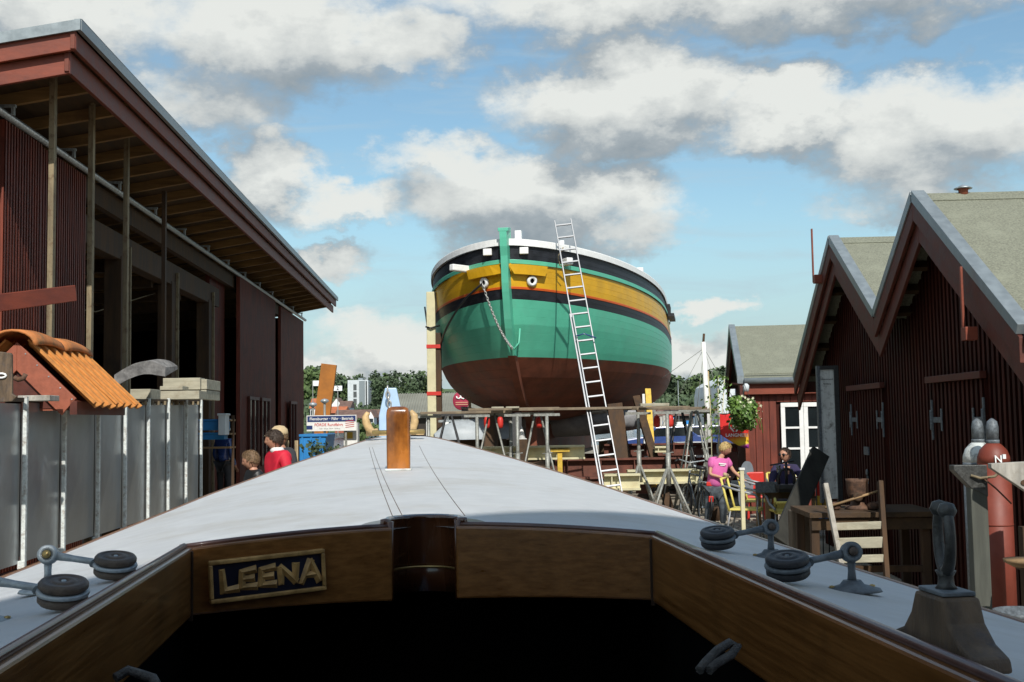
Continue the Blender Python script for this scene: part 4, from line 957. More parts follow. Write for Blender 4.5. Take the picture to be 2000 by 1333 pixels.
# ------------------------------------------------------------------ staging planks and trestles
plat_z = P(1000, 803, 20.3).z
def plank(pl, pr, d, dz, label, wid=.28, th=.045, m_=m_plank, ddy=0, grp='scaffold planks round the hull'):
    a = P(pl, 800, d); c = P(pr, 800, d+ddy); a.z = c.z = plat_z+dz
    o = MB().beam(Vector((0, 0, 0)), c-a, wid, th).build('scaffold_plank', m_, None, .004); o.location = a; return tag(o, label, 'plank', grp)
plank(822, 1000, 20.2, -.015, 'left end plank of the staging in front of the hull', ddy=.0)
plank(915, 1092, 20.5, .035, 'plank lapped over the left end plank under the bow')
plank(1000, 1250, 20.15, .02, 'long grey plank right under the bow crossing behind the ladder')
plank(1150, 1345, 20.6, .02, 'plank reaching from behind the ladder to the right trestle')
plank(1235, 1372, 20.0, -.0, 'brown right end plank of the front staging', ddy=.8)
plank(1250, 1306, 19.8, .065, 'short pale plank lying on top of the right staging', .2, .05, m_block, 0, None)
plank(960, 984, 20.0, .06, 'short pale plank end just left of the stem foot', .16, .03, m_block, 0, None); plank(988, 1014, 20.0, .06, 'short pale board below the stem foot', .16, .03, m_block, 0, None)
plank(1330, 1396, 21.5, -.03, 'wide orange-brown board at the far right end of the staging', .6, .04, m_raft, 0, None)
def trestle(label, px, d, m_=m_tube, spread=.36, rzt=0.0, zt=None, yaw=0, hgt=None, head=.46, col=None):
    zt = (hgt or plat_z-.05); o = thing('trestle', label, 'trestle', (PX(px, d), d, 0), yaw, 'tube trestles under the staging')
    MB().beam((-head/2, 0, zt-.03), (head/2, 0, zt-.03), .05, .045).build('head_bar', m_, o)
    MB().tube([(0, 0, .75), (0, 0, zt-.05)], .032, 8).build('inner_tube', m_, o); MB().tube([(0, 0, .70), (0, 0, 1.25)], .042, 8).build('outer_tube', m_, o)
    for k in range(4):
        a = R(45+90*k); MB().tube([(0, 0, 1.05), (math.cos(a)*spread*1.35, math.sin(a)*spread*1.35, 0)], .022, 7).build('leg', m_, o)
    MB().tube([(-.09, 0, 1.24), (.09, 0, 1.26)], .012, 6).build('pin', m_, o)
    return o
TR = [(838, 20.2, 'trestle under the left end of the staging'), (933, 20.1, 'first full trestle left of the bow'), (999, 20.6, 'darkly shaded trestle just behind the stem foot'), (1012, 20.0, 'trestle standing nearest the stem foot'), (1070, 19.9, 'bright trestle between the stem foot and the ladder'),
      (1249, 20.5, 'trestle right of the ladder behind the brown prop'), (1306, 19.0, 'nearest large trestle with splayed legs right of the ladder'), (1352, 22.3, 'trestle beside the boat mast'), (1381, 21.5, 'last trestle at the right end of the staging')]
for px, d, lb in TR: trestle(lb, px, d, spread=.36 if px != 1306 else .42)
# folding A-trestles of thin rods
def atrestle(label, px, d, w=.62, m_=m_tube):
    o = thing('folding_trestle', label, 'trestle', (PX(px, d), d, 0), 0, 'thin folding trestles'); z = plat_z-.05
    for y in (-.15, .15):
        for s_ in (-1, 1): MB().tube([(s_*.05, y*.3, z), (s_*w/2, y*2.6, 0)], .018, 6).build('leg', m_, o)
    MB().beam((-.3, 0, z), (.3, 0, z), .05, .05).build('head_bar', m_, o); MB().tube([(-w/3.2, -.3, .62), (w/3.2, -.3, .62)], .013, 6).build('stretcher', m_, o)
atrestle('folding rod trestle between the first full trestle and the stem foot', 962, 20.3, 1.0); atrestle('folding rod trestle crossing in front of the keel', 1052, 20.3, .95); atrestle('thin dark folding trestle right of the leaning prop', 1330, 21.6, .9, m_tubed); atrestle('folding rod trestle behind the bicycle', 1360, 21.0, .8)
atrestle('dark folding trestle at the left end of the staging', 878, 21.2, 1.1, m_tubed)
# big white and brown side post at left of the hull
o = thing('dock_post', 'tall cream steel post with red bands left of the hull', 'post', (PX(849, 24.5), 24.5, 0)); zt = P(849, 570, 24.5).z
MB().bx(-.14, .05, 0, .16, 0, zt).build('post', m_cream, o, .01); MB().bx(.05, .17, .03, .2, 0, zt-.9).build('timber_facing', m_oldw, o, .01)
for yp in (676, 768): z = P(849, yp, 24.5).z; MB().bx(-.15, .16, -.012, .0, z-.05, z+.03).build('red_band', m_signr, o)
MB().tube([(-.16, -.02, P(0, 652, 24.5).z-.0), (-.05, -.05, P(0, 655, 24.5).z), (.15, -.02, P(0, 650, 24.5).z)], .02, 6).build('rope_turn', m_blackp, o)
# props shoring the hull
def prop(label, a, bt, w, h_, m_, nm='shoring_prop'):
    o = MB().beam(Vector((0, 0, 0)), bt-a, w, h_, (0, 1, 0)).build(nm, m_, None, .008); o.location = a; return tag(o, label, 'prop')
a = P(1296, 930, 22.0); a.z = 0; prop('long dark shore slanting up to the right side of the hull', a+Vector((.12, 0, 0)), P(1243, 778, 24.5), .16, .16, m_oldw)
a = P(1218, 870, 25); a.z = .6; prop('dark heavy timber under the right bilge', a, P(1200, 792, 25.5), .34, .3, m_oldw)
a = P(952, 880, 24); a.z = .6; prop('dark shaded timber under the left bilge', a, P(966, 800, 24.5), .30, .3, m_oldw)
a = P(1276, 905, 24); a.z = .4; prop('yellow painted shoring post right of the hull', a, P(1265, 762, 25.5), .13, .12, m_yelp)
a = P(1262, 880, 26); a.z = .4; prop('white painted shoring post beside the yellow one', a, P(1258, 770, 26), .10, .1, m_white)
a = P(1012, 880, 23.2); a.z = .2; MBq = None
prop('dark upright baulk left of the keel', a, P(1008, 808, 23.4), .22, .25, m_tubed)
prop('leaning orange oar-like pole behind the left staging', P(920, 870, 25), P(917, 775, 25), .06, .05, m_raft)
# steel girders of the cradle
def girder(label, pl, pr, yt, yb, d, m_, ddy=0, nm='girder'):
    a = P(pl, yb, d); c = P(pr, yb, d+ddy); zt = P(pl, yt, d).z; h__ = zt-a.z; c.z = a.z; v = c-a; o = MB()
    for z, hh, w in ((.018, .035, .26), (h__/2, h__-.03, .03), (h__-.018, .035, .26)): o.beam(Vector((0, 0, z)), v+Vector((0, 0, z)), w, hh)
    for k in range(int(v.length/.9)+1): o.box(v*((k+.35)/(v.length/.9+1))+Vector((0, 0, h__/2)), (.02, .24, h__-.05))
    o = o.build(nm, m_, None); o.location = a; return tag(o, label, 'girder')
girder('cream flanged steel beam below the staging left of the ladder', 935, 1142, 873, 900, 21.0, m_cream)
girder('rust-red girder carrying the keel left of the ladder', 1085, 1330, 897, 935, 22.3, m_rustbeam)
girder('upper rust-red girder right of the ladder', 1180, 1400, 868, 892, 25.5, m_rustbeam)
girder('cream steel beam low between ladder and trestles', 1180, 1250, 926, 958, 19.9, m_cream); girder('cream girder behind the bicycle', 1225, 1372, 918, 946, 20.6, m_cream)
girder('cream steel end right of the ladder below the deck of staging', 1278, 1303, 872, 884, 23, m_cream)
girder('rusty floor beam lying in front of the cradle', 1120, 1205, 932, 945, 20.6, m_rustbeam)
o = thing('yellow_stand', 'small bright yellow steel stand under the cream beam', 'stand', P(1094, 930, 20.9)); z = -o.location.z
MB().box((0, 0, .12), (.09, .1, .7)).build('upright', m_yelp, o, .006); MB().box((0, 0, .27+.2), (.36, .16, .05)).build('top_plate', m_yelp, o); MB().box((0, 0, z+.02), (.3, .3, .04)).build('base_plate', m_yelp, o); MB().box((0, 0, z/2-.1), (.07, .08, -z)).build('leg', m_yelp, o)
for i, (px, d, w) in enumerate(((985, 24, .5), (1050, 24, .45), (1150, 25, .6), (1200, 25, .6))):
    q = thing('keel_block', ['stack of dark keel blocks left of the stem', 'keel blocks under the stem foot', 'keel block stack left of the ladder', 'keel block stack behind the ladder'][i], 'blocks', (PX(px, d), d, 0), -.1)
    for k in range(4): MB().box((.02*(k % 2), 0, .12+k*.215), (w, .9, .205)).build('baulk', m_oldwy, q, .01)
o = thing('slip_cradle', 'rust-brown slipway cradle with wheels under the hull', 'cradle', (PX(1130, 26), 26, 0), -.165)
for s_ in (-1.6, 1.6): MB().beam((s_, -3, .5), (s_, 9, .5), .25, .35).build('side_beam', m_rustbeam, o)
for k in range(6): MB().beam((-2.6, -2.6+k*2.1, .72), (2.6, -2.6+k*2.1, .72), .2, .16).build('cross_beam', m_rustbeam, o)
# old clinker dinghy, grey, under the hull
o = thing('dinghy', 'old pale grey rowing boat lying on the slip under the big hull', 'dinghy', P(1088, 845, 27.5), 1.32)
o.location.z = P(1088, 858, 27.5).z; rows = []
for j in range(13):
    s = -2.4+4.8*j/12; w = .75*(1-(abs(s)/2.5)**2.6); zb_ = .12*(s/2.4)**2; rows.append([Vector((w*math.cos(a_)*(1), s, zb_+.55+.12*(s/2.4)**2-.5*math.sin(a_)**.7*(1 if 0 < a_ < math.pi else 0))) for a_ in [math.pi*k/12 for k in range(13)]])
h_o = MB().grid(rows).build('hull', mat('old_grey_boat_paint', (.30, .30, .31), .7, .2, 6, .3, dirt=(.18, .18, .19, .7)), o, fix=True); q = h_o.modifiers.new('t', 'SOLIDIFY'); q.thickness = .03
for sx in (0, -1): MB().tube([r[sx]+Vector((0, 0, .02)) for r in rows], .03, 6).build('gunwale', m_greyw, o)
for s in (-1, 0, 1.1): MB().box((0, s, .42), (1.25, .2, .03)).build('thwart', m_greyw, o)
for s in (-1.2, 1.2): MB().box((0, s, -.25), (.9, .2, .5)).build('chock', m_oldwy, o)
o = thing('workboat', 'upturned light grey dinghy left of the keel blocks', 'dinghy', P(935, 858, 24.6), -1.1); rows = []
for j in range(11):
    s = -1.0+2.0*j/10; w = .42*(1-(abs(s)/1.08)**2.4); rows.append([Vector((w*math.cos(math.pi*k/10), s, .42*math.sin(math.pi*k/10)*(1-(abs(s)/1.1)**4))) for k in range(11)])
MB().grid(rows).build('hull', mat('pale_grey_grp', (.36, .40, .43), .5, .1, 6), o); MB().beam((0, -.9, .40), (0, .9, .42), .05, .05).build('keel', m_galv, o)
o.rotation_euler = (.0, -.0, -1.25); q = thing('support_stand', 'low stand under the light grey upturned dinghy', 'stand', (o.location.x, o.location.y, 0)); MB().bx(-.6, .6, -.2, .2, 0, o.location.z-.0).build('block', m_oldwy, q)
# buoys / red fenders hung from the staging
for i, (px, py, d) in enumerate(((951, 826, 22), (977, 826, 22.2), (1053, 825, 20.7), (1309, 823, 20.4), (1283, 824, 20.8))):
    p = P(px, py, d); o = MB().lathe([(.01, -.11), (.05, -.10), (.06, -.04), (.06, .05), (.045, .10), (.015, .12)], (0, 0, 0), 12).tube([(0, 0, .1), (0, 0, plat_z-p.z)], .006, 5).build('red_float', m_signr); o.location = p
    tag(o, ['red float hanging left of the dark baulk', 'dark red float hanging in shade left of the stem', 'red float hanging right of the stem foot', 'bright red float hanging on the large right trestle', 'shaded red float left of the large right trestle'][i], 'float')
p = P(1019, 857, 20.4); o = thing('traffic_cone', 'small white cone left of the keel under the bow', 'cone', (p.x, 20.4, p.z)); MB().lathe([(.07, 0), (.012, .22)], (0, 0, 0), 14).build('cone', m_white, o); MB().box((0, 0, -.01), (.18, .18, .02)).build('base', m_white, o); MB().box((0, 0, -p.z/2-.01), (.2, .2, p.z)).build('block', m_oldwy, o)
# round club banner on the hall roof side
p = P(903, 783, 50); o = thing('round_banner', 'round crimson banner with white swirl on a pole left of the keel', 'banner', (p.x, 50, 0)); z = p.z
m_crim = mat('crimson_cloth', (.32, .02, .055), .7, .15, 3, .1)
MB().lathe([(0, -.03), (.40, -.03), (.42, 0), (.40, .03), (0, .03)], (-.05, 0, z), 24, Matrix.Rotation(R(90), 3, 'X'), sx=.9).build('disc', m_crim, o)
MB().tube([(-.25, -.06, z+.20), (-.24, -.06, z+.12), (-.14, -.06, z+.09), (-.07, -.06, z+.16), (-.08, -.06, z+.24), (-.05, -.06, z+.12), (.06, -.06, z+.08), (.14, -.06, z+.14), (.12, -.06, z+.24)], .035, 6).build('white_swirl', m_white, o)
for k in range(2): MB().bx(-.3, .24, -.05, -.035, z-.10-.09*k, z-.06-.09*k).build('white_stroke', m_skin, o)
MB().tube([(.36, 0, 0), (.36, 0, z+.35)], .03, 6).build('pole', m_cream, o)
# mast and rigging of a boat behind the staging
p0 = PX(1386, 27); zt = P(1381, 652, 27).z
o = thing('sailing_boat', 'white sailing boat mast with furled sail right of the hull', 'boat', (p0, 27, 0)); q = P(1381, 655, 27)
MB().tube([(.03, 0, .5), (-.06, 0, zt-.2)], [.085, .05], 10).build('mast', m_white, o); MB().tube([(.07, .05, .9), (.03, .05, zt-.9)], [.05, .03], 8).build('furled_sail', m_blond, o)
MB().tube([(-.07, 0, zt-.3), (-.04, 0, zt)], .03, 6).build('mast_head', m_oldw, o)
for xx, zz, yy in ((-2.1, 1.9, 3), (-1.2, 1.0, 2), (.9, .8, 1), (1.6, 1.6, 3), (-.35, 1.4, 0), (.25, 1.0, 0)): MB().tube([(-.05, 0, zt-.35), (xx, yy, zz)], .007, 4).build('stay', m_tube, o)
rows = []
for j in range(11):
    s = -1.2+6*j/10; w = .95*(1-max(0, (abs(s-1.5)-.6)/3.2)**1.8); rows.append([Vector((w*math.cos(math.pi*k/8), s, .95-.7*math.sin(math.pi*k/8))) for k in range(9)])
MB().grid(rows).build('hull', m_rustbeam, o); MB().bx(-.5, .5, .8, 2.6, .85, 1.2).build('cabin', m_white, o); MB().bx(-.6, .6, .5, 3, .0, .3).build('keel', m_rustbeam, o)
# cars on the quay under blue paint, red skip
def car(px, d, label):
    o = thing('parked_car', label, 'car', (PX(px, d), d, 0), 0, 'blue cars on the quay')
    prof = [(-2.0, .35), (-2.0, .85), (-1.1, .98), (-.55, 1.42), (.75, 1.45), (1.35, 1.02), (2.0, .9), (2.05, .35)]
    MB().prism([(x_, -.8, z_) for x_, z_ in prof], (0, 1.6, 0)).build('body', m_carb, o, .05)
    MB().prism([(-.95, -.81, .98), (-.5, -.81, 1.34), (.7, -.81, 1.37), (1.15, -.81, 1.0)], (0, 1.62, 0)).build('window', m_glass, o)
    for s_ in (-1.25, 1.3):
        for y_ in (-.78, .62): MB().lathe([(.12, 0), (.32, 0), (.32, .17), (.12, .17)], (s_, y_+.17, .32), 16, Matrix.Rotation(R(90), 3, 'X')).build('wheel', m_blackp, o)
car(1302, 52, 'blue car parked on the quay behind the large right trestle'); car(1372, 54, 'second blue car beyond the bicycle')
o = thing('red_skip', 'orange-red steel skip on the quay behind the bicycle', 'skip', (PX(1375, 30), 30, 0)); zt = P(1375, 868, 30).z; zb_ = .15
MB().prism([(-.55, 0, zb_), (1.2, 0, zb_), (1.25, 0, zt), (-.75, 0, zt)], (0, 1.2, 0)).build('body', mat('faded_red_steel', (.30, .05, .03), .6, .2, 4, .1), o, .02); MB().bx(-.78, 1.27, -.05, 0, zt-.08, zt).build('rim', m_rustbeam, o)
for k in range(6): MB().bx(-.5+k*.3, -.44+k*.3, -.04, -.002, zb_+.05, zt-.1).build('rib', m_rustbeam, o)
# ------------------------------------------------------------------ the boat the photograph is taken from
LR_ = .1046
def LF(x, y, z=0): v = rotz((x, y, 0), LR_)+Vector((.05, 0, 0)); v.z = z; return v
leena = thing('varnished_boat', 'foreground wooden boat with white foredeck and varnished cockpit coaming named LEENA', 'boat', (.05, 0, 0), LR_)
def zc(s): return EYE-.192+.0055*max(0, s-2)**2
WT = [(-1, .82), (0, .86), (1, .875), (2, .85), (3, .80), (4, .70), (5, .50), (5.8, .31), (6.25, .20), (6.42, .13)]
def wd(s):
    for (a, b_), (c, d_) in zip(WT, WT[1:]):
        if s <= c: return b_+(d_-b_)*(s-a)/(c-a)
    return WT[-1][1]
def dz(x, s): return zc(s)-.113*(x/.85)**2
def sf(x): return 2.045-.135*min(1, abs(x)/.40)
CO = .40
b = MB()
NA = 28
rows = []
RG = .067
def gate(x): return math.sqrt(max(0, RG*RG-x*x))*.95-.014 if abs(x) < RG else 0
aa = sorted([-1+2*i/NA for i in range(NA+1) if abs(-1+2*i/NA) > .09]+[(-.066+.132*k/22)/.85 for k in range(23)])
for j in range(41):
    t = j/40; row = []
    for a in aa:
        s0 = sf(a*.85)+max(0, gate(a*.85)); s = s0+(6.42-s0)*t; x = a*wd(s); row.append((x, s, dz(x, s)))
    rows.append(row)
b.grid(rows)
for sd in (-1, 1):
    rows = []
    for j in range(16):
        row = []
        for i in range(9):
            s = -1+(sf(.85)+1)*j/15; x = (CO+(wd(s)-CO)*i/8)*sd; row.append((x, s, dz(x, s)))
        rows.append(row if sd > 0 else row[::-1])
    b.grid(rows)
# mast notch is cut by leaving the pad over it; see mast_partner
dk = b.build('foredeck', m_deck, leena)
# topsides
for sd in (-1, 1):
    rows = []
    for j in range(40):
        s = -1+7.42*j/39; x = wd(s)*sd; z = dz(abs(x), s); row = []
        for q, (k, dzz) in enumerate(((1, -.0), (1.0, -.1), (.95, -.5), (.72, -.9), (.2, -1.15))): row.append((x*k, s-(.25*q*q*.12 if s > 5.5 else 0), z+dzz))
        rows.append(row if sd < 0 else row[::-1])
    MB().grid(rows).build('topside', m_paleblue, leena)
    MB().tube([(wd(s)*sd*1.0, s, dz(wd(s), s)-.003) for s in [-1+7.42*k/50 for k in range(51)]], .0075, 6).build('deck_edging', m_varn, leena)
MB().bx(-.13, .13, -1, 6.2, .15, .60).build('keel', m_paleblue, leena)
# canvas seams
for x0, x1, s0, s1 in ((-.035, -.16, 2.3, 5.6), (.09, .07, 2.3, 5.6), (-.055, -.175, 2.3, 5.6)):
    MB().tube([(x0+(x1-x0)*k/12, s0+(s1-s0)*k/12, dz(x0+(x1-x0)*k/12, s0+(s1-s0)*k/12)+.0001) for k in range(13)], .0009, 5).build('deck_seam', m_oldw, leena)
# coaming boards
CH = .125; TOPC = EYE-.172
def ctop(x, s): return dz(CO if abs(x) > CO else x, s)+.006
def board(p0, p1, z0, z1, h0, h1, m_, thick, nrm, nm='coaming_board', bev=.004, n=10, crown=0):
    """p0,p1 plan points; z tops and heights at both ends; nrm points to the cockpit"""
    p0, p1, nrm = Vector(p0), Vector(p1), Vector(nrm).normalized(); rows = []
    for k in range(n+1):
        t = k/n; p = p0.lerp(p1, t); z = z0+(z1-z0)*t+crown*4*t*(1-t); h__ = h0+(h1-h0)*t
        q = [(p.x, p.y, z), (p.x, p.y, z-h__)]; q2 = [(p.x+nrm.x*thick, p.y+nrm.y*thick, z-h__), (p.x+nrm.x*thick, p.y+nrm.y*thick, z)]
        rows.append(q+q2+[q[0]])
    return MB().grid(rows, False).face(rows[0][:4]).face(rows[-1][:4]).build(nm, m_, leena, bev, fix=True)
FRm = mat('oak_end_grain_joint', (.03, .014, .006), .6, .3, 20)
xm = .056
fz = lambda x: dz(x, sf(x))+.006+.008*abs(x)/.4
for sd in (-1, 1):
    yv = sf(CO)-sf(xm)
    board((sd*xm, sf(xm)-.004, 0), (sd*CO, sf(CO), 0), fz(xm), fz(CO)+.002, .126, .108, m_varn, .022, (sd*yv*-1*sd*0, -1, 0), crown=.004)
    board((sd*CO, sf(CO)+.0, 0), (sd*CO, -1.0, 0), fz(CO)+.004, dz(CO, -1)+.014, .110, .116, m_varn_s, .022, (-sd, 0, 0), n=16)
    MB().tube([(sd*(CO-.008), 1.9-k*.29, fz(CO)+.006) for k in range(11)], .0055, 8).build('coaming_capping', m_purple, leena)
    MB().tube([(sd*(xm+(CO-xm)*k/8), sf(xm+(CO-xm)*k/8)-.003, fz(xm)+(fz(CO)-fz(xm)+.002)*k/8+.002+.016*(k/8)*(1-k/8)) for k in range(9)], .0045, 8).build('front_capping', m_purple, leena)
    MB().box((sd*(CO-.022), sf(CO)-.026, fz(CO)-.056), (.006, .006, .11)).build('corner_joint', FRm, leena)
# mast gate: concave half pipe with rounded lips and a pad on deck
rows = []; rr = .060
for k in range(4): pass
prof = [(0.0, .004), (.004, .0), (.012, -.004), (.05, -.006), (.088, -.006), (.092, -.009), (.096, -.006), (.135, -.004)]
for dzp, din in prof:
    row = [(-rr-.008, sf(0)-.030, fz(0)+.012-dzp)]
    for k in range(17):
        a = math.pi*k/16; r_ = rr-din*.5; row.append((-math.cos(a)*r_, sf(0)-.016+math.sin(a)*r_*.95, fz(0)+.012-dzp+.0*math.sin(a)))
    row.append((rr+.008, sf(0)-.030, fz(0)+.012-dzp)); rows.append(row)
o = MB().grid(rows).build('mast_gate', m_varn_d, leena); q = o.modifiers.new('t', 'SOLIDIFY'); q.thickness = .010; q.offset = 1
for sd in (-1, 1): MB().tube([(sd*(rr+.001), sf(0)-.022, fz(0)+.010), (sd*(rr+.001), sf(0)-.022, fz(0)-.128)], .0075, 8).build('gate_lip', m_varn_d, leena)
MB().tube([(-math.cos(math.pi*k/16)*(rr-.003), sf(0)-.016+math.sin(math.pi*k/16)*(rr-.003)*.95, fz(0)-.078) for k in range(17)], .0022, 6).build('brass_scrape', m_brass, leena)
pad = [(-math.cos(math.pi*k/20)*.112, sf(0)-.02+math.sin(math.pi*k/20)*.118, fz(0)-.006) for k in range(21)]+[(math.cos(math.pi*k/16)*(rr+.004), sf(0)-.02+math.sin(math.pi*k/16)*(rr+.002), fz(0)-.006) for k in range(17)]
q = MB(); n1 = 21
inn = [(-math.cos(math.pi*k/20)*(rr+.002), sf(0)-.02+math.sin(math.pi*k/20)*(rr+.002), 0) for k in range(21)]
top = [[Vector((p[0], p[1], dz(p[0], p[1])+.0125)) for p in ring] for ring in (pad[:21], inn)]; low = [[p-Vector((0, 0, .016)) for p in r_] for r_ in top[:1]]
q.grid([low[0], top[0], top[1]], False); q.build('mast_pad', m_purple, leena, .003, fix=True)
# cockpit well is a true hollow; its black shade is put into the colour
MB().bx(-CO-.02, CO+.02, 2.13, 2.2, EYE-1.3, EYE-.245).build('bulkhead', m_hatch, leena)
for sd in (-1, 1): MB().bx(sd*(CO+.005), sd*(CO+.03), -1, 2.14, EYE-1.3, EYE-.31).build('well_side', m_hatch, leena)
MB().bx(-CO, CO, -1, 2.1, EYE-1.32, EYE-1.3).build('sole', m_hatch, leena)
MB().bx(-.05-.33, .33, 1.3, 1.36, EYE-.62, EYE-.60).build('thwart_edge', m_oldwy, leena)
# name board
xa, xb = -.372+.0, -.165
def fpt(x, z, out): return Vector((x, sf(x)-.022-out, z))
npl = thing('name_plate', None, None); npl.name = 'name_plate'; npl.parent = leena
ang = math.atan2(sf(-.17)-sf(-.37), .20)
cz = fz(-.265)-.060; npl.location = fpt(-.262, cz, .003); npl.rotation_euler = (0, R(-2.6), ang)
W_, H_ = .180, .055
MB().bx(-W_/2, W_/2, -.006, .002, -H_/2, H_/2).build('panel', m_navy, npl)
for (x0, x1, z0, z1) in ((-W_/2-.006, W_/2+.006, H_/2, H_/2+.007), (-W_/2-.006, W_/2+.006, -H_/2-.007, -H_/2), (-W_/2-.006, -W_/2, -H_/2, H_/2), (W_/2, W_/2+.006, -H_/2, H_/2)):
    MB().bx(x0, x1, -.0115, .002, z0, z1).build('gilt_frame', m_gold, npl, .0018)
# carved letters built as wedge-shaped strokes
STR = {'L': ([(.05, 1, .10, 0), (.10, .06, .62, .10)], .62), 'E': ([(.10, .93, .08, .04), (.08, .90, .60, .98), (.10, .5, .52, .5), (.08, .06, .62, .02)], .66), 'N': ([(.10, 0, .10, .86), (.10, .95, .66, .06), (.66, 0, .70, 1.0)], .78), 'A': ([(.04, 0, .42, 1.02), (.42, 1.02, .74, .02), (.16, .34, .62, .36)], .76)}
x = -.0775
for idx, ch in enumerate('LEENA'):
    hh = .029 if ch in 'EN' else .0345; base = -.0180 + (.003 if idx in (1, 2, 3) else 0)
    st_, adv = STR[ch]
    q = MB(); sc = .043
    for (ax, az, bx_, bz) in st_:
        a = Vector((x+ax*sc, 0, base+az*hh)); c = Vector((x+bx_*sc, 0, base+bz*hh)); d = (c-a).normalized(); n_ = Vector((-d.z, 0, d.x))
        w0, w1 = .0048, .0068
        A = [a-d*.003+n_*w0, a-d*.003-n_*w0, c+d*.003-n_*w1, c+d*.003+n_*w1]; mid = [a+Vector((0, -.0115, 0)), c+Vector((0, -.0115, 0))]
        A = [p+Vector((0, -.006, 0)) for p in A]
        q.face([A[0], mid[0], mid[1], A[3]]); q.face([A[1], A[2], mid[1], mid[0]]); q.face([A[0], A[1], mid[0]]); q.face([A[3], mid[1], A[2]])
    q.build('letter', m_gold, npl)
    x += adv*sc+.0035
# samson post with brass pin
sp = thing('samson_post', None, None); sp.parent = leena; ps = loc_of(leena, P(779, 918, 3.97)); sp.location = (ps.x, ps.y, dz(ps.x, ps.y)); sp.rotation_euler = (0, 0, -.05)
q = MB(); hw_ = .0415; rows = []
for z, k in ((0, .985), (.19, 1), (.205, .97), (.216, .86), (.222, .62), (.2235, .0)):
    rows.append([Vector((math.copysign(abs(math.cos(a))**.32, math.cos(a))*hw_*k, math.copysign(abs(math.sin(a))**.32, math.sin(a))*hw_*k, z)) for a in [2*math.pi*i/40 for i in range(41)]])
MB().grid(rows).build('post', m_post, sp)
MB().tube([(-.093, 0, .133), (-.090, 0, .133), (.090, 0, .133), (.093, 0, .133)], [.004, .008, .008, .004], 10).build('brass_pin', m_brass, sp)
MB().box((0, 0, .003), (.091, .091, .008)).build('base_fillet', m_whitedirty, sp, .003)
# pale blue stemhead, horn chocks, shackle chain
sh = thing('stemhead', None, None); sh.parent = leena; p = loc_of(leena, P(763, 846, 6.45)); sh.location = (p.x, p.y, p.z-.06); zt = P(763, 758, 6.45).z-p.z+.06
MB().prism([(-.066, 0, 0), (.066, 0, 0), (.068, 0, zt*.50), (.035, 0, zt), (-.030, 0, zt), (-.066, 0, zt*.50)], (0, .10, 0)).build('stem_board', m_paleblue, sh, .006)
for i, (px, py) in enumerate(((757, 761), (757.5, 772), (759, 781), (760.5, 790))):
    c = loc_of(leena, P(px, py, 6.40))-sh.location; pts = []
    for k in range(12):
        a = 2*math.pi*k/12; pts.append(c+(Vector((math.cos(a)*.010, 0, math.sin(a)*.020)) if i % 2 else Vector((0, math.cos(a)*.010, math.sin(a)*.020))))
    MB().tube(pts, .0055, 6, close=True).build('chain_link', m_chain, sh)
for sd, pp in ((-1, ((739, 842), (729, 845), (721, 838), (715, 826), (714, 815), (718, 808), (722, 810))), (1, ((792, 842), (800, 843), (807, 836), (810, 824), (809, 812), (803, 805), (799, 808)))):
    MB().tube([loc_of(leena, P(x_, y_, 6.1))-sh.location for x_, y_ in pp], [.016, .02, .022, .022, .020, .014, .008], 8).build('horn_chock', m_blond, sh)
MB().beam(loc_of(leena, P(716, 847, 6.15))-sh.location, loc_of(leena, P(828, 844, 6.15))-sh.location, .05, .03).build('bow_chock_base', m_blond, sh)
